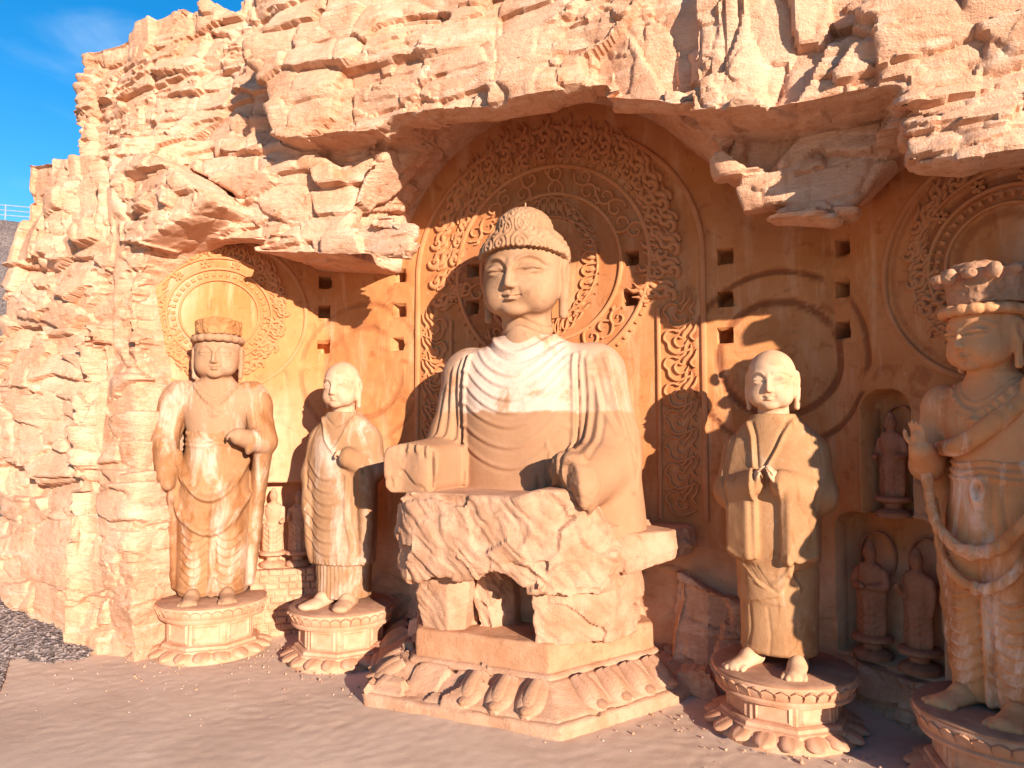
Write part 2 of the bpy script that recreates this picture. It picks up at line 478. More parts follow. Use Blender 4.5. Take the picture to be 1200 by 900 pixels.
def mat_statue(name, base, deep, pale, amt_pale, amt_deep, seam=None, low=None, scale=1.0, k=.76):
    """weathered pigment on carved stone: base, brown stains, chalky pale remains; seam: pale above, bare stone below"""
    m, nt, b = nodes(name)
    p = coords(nt); pv = coords(nt, (1.5, 1.5, .45))
    c = mix(nt, ramp(nt, noise(nt, p, .9 * scale, 6, .6), .36, .66), base, tuple(.5 * (x + y) for x, y in zip(base, deep)))
    lo = .63 - .26 * amt_deep
    c = mix(nt, ramp(nt, noise(nt, pv, 1.7 * scale, 8, .66, .4), lo, lo + .14, 0, .95), c, deep)
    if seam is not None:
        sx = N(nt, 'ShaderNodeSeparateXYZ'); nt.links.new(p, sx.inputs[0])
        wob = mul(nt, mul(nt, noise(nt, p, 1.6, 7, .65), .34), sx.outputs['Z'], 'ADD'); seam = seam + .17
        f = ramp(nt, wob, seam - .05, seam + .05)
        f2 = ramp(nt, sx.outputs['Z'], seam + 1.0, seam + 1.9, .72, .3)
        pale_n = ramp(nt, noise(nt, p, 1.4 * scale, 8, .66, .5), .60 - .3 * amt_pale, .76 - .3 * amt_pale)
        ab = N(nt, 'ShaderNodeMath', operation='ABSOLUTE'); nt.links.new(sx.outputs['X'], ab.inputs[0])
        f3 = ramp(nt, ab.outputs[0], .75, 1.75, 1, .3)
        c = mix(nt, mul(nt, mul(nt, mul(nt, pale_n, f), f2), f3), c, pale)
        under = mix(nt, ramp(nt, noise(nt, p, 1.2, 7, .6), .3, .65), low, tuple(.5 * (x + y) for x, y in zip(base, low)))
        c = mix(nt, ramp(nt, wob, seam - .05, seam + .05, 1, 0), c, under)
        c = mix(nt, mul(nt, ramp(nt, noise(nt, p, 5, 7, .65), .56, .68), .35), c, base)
    else:
        l2 = .66 - .3 * amt_pale
        c = mix(nt, ramp(nt, noise(nt, pv, 1.15 * scale, 8, .68, .6), l2, l2 + .22, 0, .62), c, pale)
        c = mix(nt, mul(nt, ramp(nt, noise(nt, p, 5, 8, .7), .56, .74), .22), c, pale)
    setc(nt, b, c, .9, k)
    bump(nt, b, mul(nt, noise(nt, p, 9, 9, .66), noise(nt, p, 38, 5, .75), 'ADD'), .6, .022)
    return m
def mat_plain(name, a, b_, scale=3.0, bs=.4, bd=.02, rough=.93):
    m, nt, b = nodes(name)
    p = coords(nt)
    c = mix(nt, ramp(nt, noise(nt, p, scale, 7, .62), .36, .66), a, b_)
    c = mix(nt, mul(nt, ramp(nt, noise(nt, p, scale * 2.3, 8, .68, .5), .54, .70), .5), c, tuple(.68 * x for x in b_))
    setc(nt, b, c, rough); bump(nt, b, mul(nt, noise(nt, p, scale * 9, 8, .68), noise(nt, p, 40, 3, .7), 'ADD'), bs, bd)
    return m
def mat_sand():
    m, nt, b = nodes('trodden_sand')
    p = coords(nt)
    c = mix(nt, ramp(nt, noise(nt, p, .35, 6, .6), .35, .68), (.57, .42, .315), (.50, .355, .26))
    c = mix(nt, mul(nt, ramp(nt, noise(nt, p, 3.0, 8, .7), .52, .72), .5), c, (.64, .455, .345))
    c = mix(nt, mul(nt, ramp(nt, noise(nt, p, 60, 3, .7), .62, .75), .4), c, (.72, .55, .43))
    setc(nt, b, mix(nt, 1.0, c, (.97, 1.03, 1.0), 'MULTIPLY'), .97, 1.25, 1.2)
    bump(nt, b, mul(nt, noise(nt, p, 14, 8, .75), noise(nt, p, 70, 4, .75), 'ADD'), .45, .02)
    return m
def mat_gravel():
    m, nt, b = nodes('grey_gravel')
    p = coords(nt)
    v = N(nt, 'ShaderNodeTexVoronoi'); v.inputs['Scale'].default_value = 14; nt.links.new(p, v.inputs['Vector'])
    hs = N(nt, 'ShaderNodeSeparateColor'); nt.links.new(v.outputs['Color'], hs.inputs[0])
    c = mix(nt, hs.outputs[0], (.16, .125, .105), (.40, .335, .29))
    setc(nt, b, c); bump(nt, b, v.outputs['Distance'], .9, .06)
    return m
M_ROCK, M_WALL, M_HALO, M_BAND, M_SAND, M_GRAVEL = mat_rock(), mat_wall(), mat_halo(), mat_halo_dark(), mat_sand(), mat_gravel()
M_PED = mat_plain('pedestal_stone', (.68, .44, .29), (.56, .33, .195), 2.0)
M_PEDTOP = mat_plain('dusty_brown_stone', (.40, .235, .15), (.50, .315, .20), 2.5)

# ------------------------------------------------------------------ niche wall plan
WY, WX, WANG, WLEN = 0.9, 6.45, R(39.0), 5.2
_wd = np.array([math.cos(WANG), -math.sin(WANG)])
def wall_pt(s):
    """plan position and outward normal angle of the niche wall at arc length s (s=0 on the axis)"""
    s = np.asarray(s, float); a = np.abs(s); sg = np.sign(s)
    e = np.maximum(a - WX, 0)
    x = sg * (np.minimum(a, WX) + e * _wd[0]); y = WY + e * _wd[1]
    return x, y
def wall_hit(px, py):
    """(s, z) where a pixel's ray meets the niche wall"""
    d = ray(px, py); o = np.array(CAM)
    t = (WY - o[1]) / d[1]; p = o + t * d
    if abs(p[0]) <= WX: return float(p[0]), float(p[2])
    sg = 1 if p[0] > 0 else -1
    n = np.array([-sg * math.sin(WANG), -math.cos(WANG), 0]); q = np.array([sg * WX, WY, 0])
    t = ((q - o) @ n) / (d @ n); p = o + t * d
    return float(sg * (WX + (abs(p[0]) - WX) / _wd[0])), float(p[2])

# ------------------------------------------------------------------ cliff
def poly_sdf(X, Z, P):
    P = np.array(P); n = len(P); d = np.full(X.shape, 1e9); sgn = np.ones(X.shape)
    for i in range(n):
        a, b = P[i], P[(i + 1) % n]; e = b - a
        wx, wz = X - a[0], Z - a[1]
        t = np.clip((wx * e[0] + wz * e[1]) / max(e @ e, 1e-9), 0, 1)
        d = np.minimum(d, (wx - e[0] * t) ** 2 + (wz - e[1] * t) ** 2)
        c1, c2, c3 = Z >= a[1], Z < b[1], e[0] * wz > e[1] * wx
        sgn = np.where((c1 & c2 & c3) | (~c1 & ~c2 & ~c3), -sgn, sgn)
    return sgn * np.sqrt(d)
def build_cliff():
    h = 0.088
    V = Vol((-15.6, -6.2, -0.7), (13.8, 4.2, 17.8), h)
    X2, Z2 = np.meshgrid(V.ax[0], V.ax[2], indexing='ij')
    n2 = np.stack([X2.ravel() * .33, np.zeros(X2.size), Z2.ravel() * .33], 1)
    und = (fbm(n2, 3, 5)).reshape(X2.shape)
    Yg = V.ax[1][None, :, None]
    def extr(P, yf, slope=0.0, z0=9.0, back=4.05, k=0.10, amp=.18, turn=0.0, x0=0.0):
        q = poly_sdf(X2, Z2, P)
        f = yf + slope * (Z2 - z0) + amp * und + turn * (X2 - x0)
        d = np.maximum(np.maximum(q[:, None, :], (f[:, None, :] - Yg) / math.sqrt(1 + slope ** 2 + turn ** 2)), Yg - back).astype(np.float32)
        g = np.clip(0.5 + 0.5 * (V.d - d) / k, 0, 1); V.d = V.d * (1 - g) + d * g - k * g * (1 - g)
    def P(pts, y): return [tuple(on_y(a, b, y)[[0, 2]]) for a, b in pts]
    # rock behind the niche wall
    wx, wy = wall_pt(np.linspace(-12, 12, 961)); ws = np.interp(V.ax[0], wx, wy)
    d = (ws[:, None, None] + 0.30 - Yg) * .75 + 0 * Z2[:, None, :]
    d = np.maximum(d, (np.abs(V.ax[0]) - 11.0)[:, None, None])
    d = np.maximum(d, (Z2 - 13.3)[:, None, :])
    V.d = np.maximum(d, Yg - 4.0).astype(np.float32)
    # left flank standing proud of the niche
    extr(P([(-50, 930), (-42, 520), (-32, 470), (-38, 400), (-44, 340), (-26, 290), (-30, 245), (-24, 180), (55, 174), (90, 172), (170, 176), (250, 235), (175, 285), (150, 330), (160, 470), (172, 600), (168, 800)], -2.7), -2.75, .05, 4.0, turn=-.10, x0=-11)
    # the flank turning into the wing of the niche
    extr([(-11.2, -.7), (-11.2, 8.2), (-10.5, 8.0), (-9.9, 6.0), (-9.5, 3.5), (-9.1, 1.5), (-8.9, -.7)], -2.75, .03, 4.0, turn=.85, x0=-10.75, amp=.12)
    # foot of the flank
    extr([(-15.2, -.7), (-15.2, 2.2), (-13.2, 2.9), (-10.9, 2.5), (-10.3, 1.2), (-10.0, -.7)], -3.1, .22, 0.0, turn=-.10, x0=-11)
    # left upper mass over the bodhisattva and the monk
    extr(P([(74, 215), (70, 160), (70, 50), (112, 38), (140, 22), (142, -4), (200, -14), (240, -6), (256, -4), (256, -34), (300, -42), (326, -48), (330, -90), (520, -60), (520, 120), (468, 190), (478, 236), (484, 302), (430, 296), (368, 294), (360, 285), (301, 290), (297, 271), (215, 268), (178, 280), (140, 286), (120, 250)], -1.1), -1.0, .10, 10.5)
    # level slab of the left eave
    extr(P([(142, 294), (180, 290), (215, 279), (296, 280), (301, 296), (370, 298), (430, 300), (486, 306), (486, 262), (430, 236), (300, 226), (180, 240), (140, 262)], -1.6), -1.75, .22, 9.6, amp=.12)
    # middle step between the two
    extr(P([(215, 190), (320, 168), (440, 160), (470, 235), (470, 262), (400, 275), (330, 252), (300, 240)], -1.5), -1.55, .05, 10.5)
    # main brow over the Buddha
    extr(P([(270, 40), (308, 120), (306, 152), (330, 160), (432, 148), (452, 130), (530, 124), (558, 122), (640, 108), (690, 96), (700, 114), (768, 116), (800, 124), (826, 128), (830, 60), (830, -110), (340, -110), (322, -30)], -2.5), -2.5, .16, 11.0)
    extr(P([(800, 127), (830, 124), (905, 124), (960, 112), (1052, 97), (1062, 175), (1064, 196), (1128, 198), (1200, 184), (1300, 170), (1500, 160), (1500, -120), (800, -120)], -2.9), -2.9, .15, 10.5, turn=-.03, x0=7)
    # broken block hanging under the brow
    extr(P([(826, 120), (834, 176), (848, 205), (868, 250), (886, 246), (910, 240), (917, 256), (992, 258), (1012, 236), (1060, 205), (1066, 110)], -1.2), -1.25, -.05, 9.5)
    # right flank beyond the frame, the niche's other side
    extr([(10.2, -.7), (10.4, 1.5), (10.9, 3.2), (11.0, 5.0), (11.6, 7.0), (12.0, 8.5), (11.0, 9.5), (11, 12), (13.7, 13), (13.7, -.7)], -4.5, .06, 4.0, turn=-.08, x0=11)
    # spur of that flank standing forward
    extr([(10.4, -.7), (10.45, 1.5), (10.25, 3.2), (10.15, 5.0), (10.2, 6.1), (10.6, 7.0), (10.9, 8.3), (11.5, 9.0), (12.5, 9.4), (13.7, 9.4), (13.7, -.7)], -4.7, .03, 3.0, back=-3.2, amp=.12)
    # vaults hollowed over the haloes
    def hollow(fn, k=.35):
        e = fn(V.ax[0][:, None, None], Yg, V.ax[2][None, None, :]).astype(np.float32)
        g = np.clip(0.5 - 0.5 * (V.d + e) / k, 0, 1); V.d = V.d * (1 - g) - e * g + k * g * (1 - g)
    def vault(cx, ztop, w, y0, y1, zc):
        def fn(X, Y, Z):
            a = np.abs(X - cx) / w; zz = np.maximum(Z - zc, 0) / (ztop - zc)
            r = (np.sqrt(a ** 2 + zz ** 2) - 1) * min(w, ztop - zc)
            return np.maximum(np.maximum(r, y0 - Y + .35 * (Z - zc) * 0), Y - y1)
        return fn
    hollow(vault(0.15, 13.35, 4.15, -1.35, 1.3, 9.6))
    hollow(vault(9.0, 10.7, 2.5, -2.3, 1.3, 8.3), .3)
    hollow(vault(-8.6, 10.6, 2.1, -0.75, 1.3, 8.3), .3)
    hollow(vault(5.4, 11.0, 1.7, -.6, 1.3, 9.0), .3)
    v, q = V.mesh(1)
    fx, fy, fz = (v[q[:, 0], i] for i in range(3)); wcx, wcy = wall_pt(np.linspace(-12, 12, 961))
    keep = ~((v[q[:, 0], 1] > 2.2) & (v[q[:, 0], 2] < 12.5) & (np.abs(v[q[:, 0], 0]) < 12.5))
    keep &= (v[q[:, 0], 1] < np.where(v[q[:, 0], 0] < -4, 4.0, 2.4)) & (v[q[:, 0], 0] < 13.6) & (v[q[:, 0], 2] < np.where(v[q[:, 0], 0] < -2.5, 17.6, 15.4))
    keep &= ~((fy > np.interp(fx, wcx, wcy) + .12) & (np.abs(fx) < 10.2) & (fz < 10.2 - 0 * fx))
    q = q[keep]
    # one linear subdivision
    v, q = subdiv(v, q)
    v = relax(v, q, 2)
    n = normals(v, q)
    return v, q, n
def subdiv(v, q):
    e = np.concatenate([q[:, [i, (i + 1) % 4]] for i in range(4)]); es = np.sort(e, 1)
    key = es[:, 0] * len(v) + es[:, 1]
    u, inv = np.unique(key, return_inverse=True)
    a, b = u // len(v), u % len(v)
    em = (v[a] + v[b]) / 2; fm = v[q].mean(1)
    nv, ne, nq = len(v), len(u), len(q)
    ei = (inv + nv).reshape(4, nq).T; fi = np.arange(nq) + nv + ne
    Q = np.concatenate([np.stack([q[:, i], ei[:, i], fi, ei[:, (i - 1) % 4]], 1) for i in range(4)])
    return np.concatenate([v, em, fm]), Q
def rockify(v, n, amp=1.0, seed=0, zones=True):
    w = np.stack([fbm(v * .45, 2, seed + 1), fbm(v * .45, 2, seed + 2), fbm(v * .45, 2, seed + 3)], 1)
    p = v + .20 * w
    p2 = v + .10 * w + .03 * vnoise(v * 2.2, seed + 4)[:, None]
    col = 0.0
    if zones:                                    # tall joints on the brow, bedding elsewhere
        col = sstep(-.25, .15, vnoise(v * np.array([.16, .16, .2]), seed + 9))
        col = np.clip(col * sstep(9.5, 11.0, v[:, 2]) * sstep(8.0, 5.0, v[:, 0]), 0, 1) > .5
    def lay(P, s1, s2, a, t, ck, cw, sd):
        sc = np.array(s1)[None, :] if s2 is None or not zones else np.where(col[:, None], np.array(s2)[None, :], np.array(s1)[None, :])
        r1, t1, e1 = cells(P * sc, sd)
        return a * (r1 - .5) + t * t1 - ck * np.exp(-(e1 / cw) ** 2)
    d = lay(p, (.28, .28, .5), (.36, .36, .28), .36, .32, .03, .03, seed + 20)
    d += lay(p, (.6, .6, 1.6), (.85, .85, .42), .22, .26, .05, .035, seed + 30)
    big = sstep(-.15, .35, vnoise(v * .5, seed + 70))
    d += (.15 + .85 * big) * lay(p2, (1.3, 1.3, 4.6), (1.9, 1.9, 1.0), .085, .11, .025, .05, seed + 40)
    d += (.1 + .9 * big * sstep(-.3, .3, vnoise(v * 1.1, seed + 71))) * lay(p2, (3.4, 3.4, 9.0), None, .03, .045, .01, .07, seed + 45)
    d += .03 * fbm(v * 1.2, 2, seed + 60)
    dirn = n * np.array([1.0, 1.0, .35]); dirn /= np.linalg.norm(dirn, axis=1)[:, None] + 1e-6
    d = d * (1 - .75 * sstep(.55, .95, np.abs(n[:, 2])))
    return v + dirn * (amp * d)[:, None]
_v, _q, _n = build_cliff()
for _ in range(3): _n = relax(_n, _q, 1, .6)
_n /= np.linalg.norm(_n, axis=1)[:, None] + 1e-9
_amp = np.ones(len(_v))
# calmer, sand-blasted rock low on the flanks; little displacement against the niche wall
_amp *= .45 + .55 * sstep(1.5, 4.5, _v[:, 2])
_wx, _wy = wall_pt(np.linspace(-12, 12, 961))
_gap = np.interp(_v[:, 0], _wx, _wy) - _v[:, 1]
_near = (np.abs(_v[:, 0]) < 10.6) & (_v[:, 2] < np.where(np.abs(_v[:, 0]) < 4.6, 13.2, 10.9))
_amp = np.where(_near, _amp * sstep(.0, .7, _gap), _amp)
_v = rockify(_v, _n, _amp, 3)
_v = relax(_v, _q, 1, .3)
cliff = structure(mesh_np('cliff', _v, _q, M_ROCK))
cliff.data.set_sharp_from_angle(angle=R(30))
del _v, _q, _n

# ------------------------------------------------------------------ niche wall (carved back of the niche)
HOLES = [(-6.5, 9.5), (-6.5, 8.68), (-6.52, 7.7), (-4.1, 9.5), (-4.1, 8.58), (-4.12, 7.68), (-1.92, 9.46), (-1.94, 8.52),
         (2.18, 9.4), (2.15, 8.47), (4.28, 9.25), (4.27, 8.3), (4.26, 7.5), (6.68, 9.2), (6.67, 8.32), (6.66, 7.48)]
_n1a, _n1b = wall_hit(1013, 603), wall_hit(1066, 456)
_n2a, _n2b = wall_hit(984, 762), wall_hit(1100, 612)
# niches: s0, s1, z0, ztop, arch rise, depth
NICHES = [(_n1a[0], _n1b[0], _n1a[1], _n1b[1], .42, .55), (_n2a[0], _n2b[0], _n2a[1], _n2b[1], .35, .6)]
_lz = wall_hit(330, 566)[1]
NICHES.append((-8.15, -6.75, wall_hit(335, 664)[1], _lz, .12, .6))
HALO_BANDS = [(.14, 9.35, ((1.26, 1.76, .40), (1.86, 2.44, .45), (2.7, 3.4, .18)), 3.6), (-9.25, 8.5, ((1.24, 1.50, .28), (.98, 1.2, .2)), 2.15), (9.85, 8.3, ((1.24, 1.50, .75), (.98, 1.2, .6), (.72, .90, .6), (2.0, 2.1, .4)), 2.2)]
def niche_sdf(s, z, nc):
    s0, s1, z0, z1, r, dp = nc
    cx, hw = (s0 + s1) / 2, (s1 - s0) / 2; cz, hh = (z0 + z1) / 2, (z1 - z0) / 2
    rad = np.where(z > cz, r, .02)
    qx, qz = np.abs(s - cx) - hw + rad, np.abs(z - cz) - hh + rad
    return np.sqrt(np.maximum(qx, 0) ** 2 + np.maximum(qz, 0) ** 2) + np.minimum(np.maximum(qx, qz), 0) - rad
def build_wall():
    ss = set(np.round(np.arange(-11.4, 11.41, .09), 4)); zs = set(np.round(np.arange(-.4, 13.4, .085), 4))
    for s0, s1, z0, z1, r, dp in NICHES:
        ss |= set(np.round(np.arange(s0 - .1, s1 + .1, .04), 4)); zs |= set(np.round(np.arange(z0 - .1, z1 + .1, .04), 4))
    hs = .17
    for hx, hz in HOLES:
        for e in (-hs, hs):
            ss |= {round(hx + e - .008, 4), round(hx + e + .008, 4)}; zs |= {round(hz + e - .008, 4), round(hz + e + .008, 4)}
    S, Z = np.array(sorted(ss)), np.array(sorted(zs))
    SS, ZZ = np.meshgrid(S, Z, indexing='ij'); s, z = SS.ravel(), ZZ.ravel()
    x, y = wall_pt(s)
    e = sstep(WX - .25, WX + .25, np.abs(s)) * WANG
    nx, ny = -np.sign(s) * np.sin(e), -np.cos(e)
    p = np.stack([x, y, z], 1)
    out = .035 * fbm(p * .9, 4, 77) + .012 * fbm(p * 5, 3, 78)
    # rough living rock low down and on the outer rims of the wings
    rough = np.clip(.8 * sstep(3.2, 1.9, z + .9 * vnoise(p * .6, 80)) + sstep(10.0, 10.7, np.abs(s)) + sstep(6.6, 5.2, z + .5 * vnoise(p * .7, 84)) * sstep(7.3, 8.2, np.abs(s)), 0, 1)
    r1, t1, e1 = cells(p * np.array([.75, .75, 1.3]) + .35 * np.stack([fbm(p, 3, 81), fbm(p, 3, 85), fbm(p, 3, 86)], 1), 82)
    r2, t2, e2 = cells(p * np.array([2.8, 2.8, 4.0]), 83)
    rock = .16 * (r1 - .4) + .12 * t1 - .03 * np.exp(-(e1 / .07) ** 2) + .05 * (r2 - .5) + .05 * t2
    clean = np.ones(len(s))
    for nc in NICHES: clean *= sstep(-.05, .18, niche_sdf(s, z, nc))
    for hx, hz in HOLES: clean *= sstep(.25, .5, np.maximum(np.abs(s - hx), np.abs(z - hz)))
    out += rough * rock * .7 * np.clip(clean + .15, 0, 1)
    # chipped plaster: thin raised patches
    ch = sstep(.02, .08, fbm(p * 1.3, 5, 90))
    out += .018 * ch * (1 - rough) * clean
    ring = np.zeros(len(s))
    for c in (-5.25, 5.35):
        d = np.hypot(s - c, z - 6.95)
        for rr, w in ((1.22, .075), (1.86, .06)):
            g = sstep(w + .02, w - .02, np.abs(d - rr)) * sstep(2.0, 2.4, z)
            wear = sstep(-.75, -.2, fbm(p * 1.7, 4, 95))
            out -= .035 * g * wear * clean; ring = np.maximum(ring, g * wear * (1.0 if c > 0 else .45))
    for (hs_, hz_, bands, lim) in HALO_BANDS:
        d = np.hypot(s - hs_, (z - hz_) / (1.0 if lim > 2.6 else .93))
        k = sstep(lim, lim - .25, d); out *= 1 - .85 * k
        if lim > 2.6: k2 = sstep(3.9, 3.7, np.abs(s - .12)) * sstep(3.0, 3.5, z) * sstep(12.9, 12.7, z); out *= 1 - .85 * k2
        for r0, r1, a in bands: ring = np.maximum(ring, a * sstep(r0 - .012, r0 + .012, d) * sstep(r1 + .012, r1 - .012, d) * (z > 4))
    for nc in NICHES:
        q = niche_sdf(s, z, nc)
        out = np.where(q < .03, out * .25, out)
        out -= nc[5] * sstep(.012, -.022, q)
        out += .03 * np.exp(-((q - .05) / .03) ** 2)
    for hx, hz in HOLES:
        m = (np.abs(s - hx) < hs) & (np.abs(z - hz) < hs); out = out - .06 * sstep(hs + .11, hs + .02, np.maximum(np.abs(s - hx), np.abs(z - hz))) * sstep(-.2, .5, fbm(p * 4, 2, int(hx * 7 + hz * 13) % 50)); out = np.where(m, -.7, out)
    v = np.stack([x + nx * out, y + ny * out, z], 1)
    i = np.arange(len(S) - 1)[:, None] * len(Z) + np.arange(len(Z) - 1)[None, :]
    q = np.stack([i, i + len(Z), i + len(Z) + 1, i + 1], -1).reshape(-1, 4)
    sc, zc = s[q].mean(1), z[q].mean(1)
    q = q[zc < np.where(np.abs(sc) < 4.4, 13.4, 11.0 - .35 * (np.abs(sc) - 4.4) * (np.abs(sc) < 6.4) - .7 * (np.abs(sc) >= 6.4) + 1.1 * (np.abs(sc) >= 6.4))]
    o = mesh_np('niche_wall', v, q, M_WALL)
    paint = (1 - .85 * rough) * sstep(10.4, 9.6, np.abs(s) + .3 * vnoise(p * 1.2, 97)) * sstep(2.2, 3.4, z + .6 * vnoise(p * .9, 98))
    wing = sstep(7.0, 5.5, z + .7 * vnoise(p * .6, 99)) * sstep(6.2, 7.4, np.abs(s)) * .6
    attr(o, 'paint', np.clip(paint - wing * (s < 0), 0, 1)); attr(o, 'ring', ring)
    sm = np.ones(len(q), bool)
    return structure(o)
niche_wall = build_wall()

# ------------------------------------------------------------------ ground
def build_ground():
    def axis(lo, hi, f, far):
        a = list(np.arange(lo, hi, f)); d = f
        while a[-1] < far: d *= 1.5; a.append(a[-1] + d)
        d = f; b = [lo]
        while b[-1] > -far: d *= 1.5; b.append(b[-1] - d)
        return np.array(b[:0:-1] + a)
    X, Y = axis(-13, 10.5, .078, 2500), axis(-7.0, 1.4, .078, 2500)
    gx, gy = np.meshgrid(X, Y, indexing='ij'); x, y = gx.ravel(), gy.ravel()
    p = np.stack([x, y, np.zeros(len(x))], 1)
    fade = sstep(26, 14, np.hypot(x, y + 3))
    z = .06 * fbm(p * .22, 2, 7)
    r, t, e = cells(np.stack([x * 3.0, y * 3.0, 0 * x], 1) + .25 * np.stack([fbm(p * 1.5, 2, 12)] * 3, 1), 8)
    tread = sstep(-.3, .45, fbm(p * np.array([.3, .5, 1]), 3, 9)) 
    z += .25 * tread * (-.05 * (1 - sstep(.05, .5, .5 - e)) * (r > .35) + .02 * fbm(p * 3.2, 3, 10))
    z += .007 * fbm(p * 7, 3, 11)
    z *= fade
    z += fade * .18 * sstep(-0.6, .6, y) * sstep(5, 2, np.abs(np.abs(x) - 6))
    z -= .06
    v = np.stack([x, y, z], 1)
    i = np.arange(len(X) - 1)[:, None] * len(Y) + np.arange(len(Y) - 1)[None, :]
    q = np.stack([i, i + len(Y), i + len(Y) + 1, i + 1], -1).reshape(-1, 4)
    return structure(mesh_np('ground', v, q, M_SAND))
ground = build_ground()
def build_gravel():
    X = np.concatenate([np.arange(-24, -10.2, .10)]); Y = np.arange(-8.5, 9, .10)
    gx, gy = np.meshgrid(X, Y, indexing='ij'); x, y = gx.ravel(), gy.ravel()
    p = np.stack([x, y, 0 * x], 1)
    # heap edge runs from the cliff foot out to the left
    t = (-10.9 - x) * .55 + (y + 4.1) * .75 + .35 * fbm(p * .6, 3, 31)
    z = -.25 + 1.5 * sstep(-.6, 5.5, t) + .05 * t.clip(0, 12) + .03 * fbm(p * 4, 3, 33) + .03 * fbm(p * 9, 2, 34)
    z = np.where(t < -.9, -.6, z)
    v = np.stack([x, y, z], 1)
    i = np.arange(len(X) - 1)[:, None] * len(Y) + np.arange(len(Y) - 1)[None, :]
    q = np.stack([i, i + len(Y), i + len(Y) + 1, i + 1], -1).reshape(-1, 4)
    q = q[(t[q].max(1) > -1.0)]
    o = structure(mesh_np('gravel_heap', v, q, M_GRAVEL))
    # loose stones on it, too many to count
    rng = np.random.default_rng(5); nst = 2400
    ph = (1 + 5 ** .5) / 2
    ico = np.array([(-1, ph, 0), (1, ph, 0), (-1, -ph, 0), (1, -ph, 0), (0, -1, ph), (0, 1, ph), (0, -1, -ph), (0, 1, -ph), (ph, 0, -1), (ph, 0, 1), (-ph, 0, -1), (-ph, 0, 1)]) / 1.9
    tri = np.array([(0, 11, 5), (0, 5, 1), (0, 1, 7), (0, 7, 10), (0, 10, 11), (1, 5, 9), (5, 11, 4), (11, 10, 2), (10, 7, 6), (7, 1, 8), (3, 9, 4), (3, 4, 2), (3, 2, 6), (3, 6, 8), (3, 8, 9), (4, 9, 5), (2, 4, 11), (6, 2, 10), (8, 6, 7), (9, 8, 1)])
    cand = np.where((t > -.8) & (x > -17) & (y < 3))[0]; pick = rng.choice(cand, nst)
    c = v[pick] + np.stack([rng.uniform(-.04, .04, nst), rng.uniform(-.04, .04, nst), np.zeros(nst)], 1)
    sc = rng.uniform(.02, .06, (nst, 1, 1)) * rng.uniform(.6, 1.3, (nst, 1, 3))
    vv = (ico[None] * sc * rng.uniform(.8, 1.2, (nst, 12, 1)) + c[:, None, :] + np.array([0, 0, .01])).reshape(-1, 3)
    tt = (tri[None] + 12 * np.arange(nst)[:, None, None]).reshape(-1, 3)
    ns2 = 700; e = rng.exponential(.45, ns2); k = rng.uniform(-1, 3.2, ns2)
    c2 = np.stack([-10.6 - k * .81 + e * .55, -4.9 + k * .59 * 1.0 - e * .75, -.05 + 0 * k], 1)
    sc2 = rng.uniform(.012, .045, (ns2, 1, 1)) * rng.uniform(.6, 1.3, (ns2, 1, 3))
    vv = np.concatenate([vv, (ico[None] * sc2 * rng.uniform(.8, 1.2, (ns2, 12, 1)) + c2[:, None, :]).reshape(-1, 3)]); tt = np.concatenate([tt, (tri[None] + 12 * (nst + np.arange(ns2))[:, None, None]).reshape(-1, 3)])
    s = mesh_np('gravel_stones', vv, None, M_GRAVEL, None, False, tt); s['kind'] = 'stuff'
    s['label'] = 'grey loose gravel heaped beside the left end of the cliff'
    # pale pebbles scattered over the sand
    nst = 260
    px = rng.uniform(-12, 8, nst); py = rng.uniform(-6.5, -.5, nst); f = np.ones(nst)
    c = np.stack([px, py, -.05 + 0 * px], 1)
    sc = rng.uniform(.008, .022, (nst, 1, 1)) * rng.uniform(.6, 1.3, (nst, 1, 3))
    vv = (ico[None] * sc + c[:, None, :]).reshape(-1, 3)
    tt = (tri[None] + 12 * np.arange(nst)[:, None, None]).reshape(-1, 3)
    s = mesh_np('sand_pebbles', vv, None, mat_plain('pale_pebble', (.7, .55, .43), (.5, .36, .27), 8), None, False, tt); s['kind'] = 'stuff'
    s['label'] = 'tiny pale pebbles scattered over the trodden sand'
    nst = 230; ang = rng.uniform(math.pi, 2 * math.pi, nst); spot = rng.integers(0, 5, nst)
    cxy = np.array([(-8.1, -1.4), (-4.9, -.5), (5.4, -.7), (8.8, -1.9), (-.23, .45)])[spot]; rad = np.where(spot == 4, 4.05, 1.42) + rng.exponential(.5, nst)
    c = np.stack([cxy[:, 0] + rad * np.cos(ang), cxy[:, 1] + rad * np.sin(ang) * np.where(spot == 4, .92, 1), -.045 + 0 * ang], 1)
    sc = rng.uniform(.008, .032, (nst, 1, 1)) * rng.uniform(.5, 1.4, (nst, 1, 3))
    vv = (ico[None] * sc * rng.uniform(.75, 1.25, (nst, 12, 1)) + c[:, None, :]).reshape(-1, 3); tt = (tri[None] + 12 * np.arange(nst)[:, None, None]).reshape(-1, 3)
    s = mesh_np('stone_chips', vv, None, M_ROCK, None, False, tt); s['kind'] = 'stuff'; s['label'] = 'small fallen stone chips lying around the pedestals'
    return o
gravel = build_gravel()
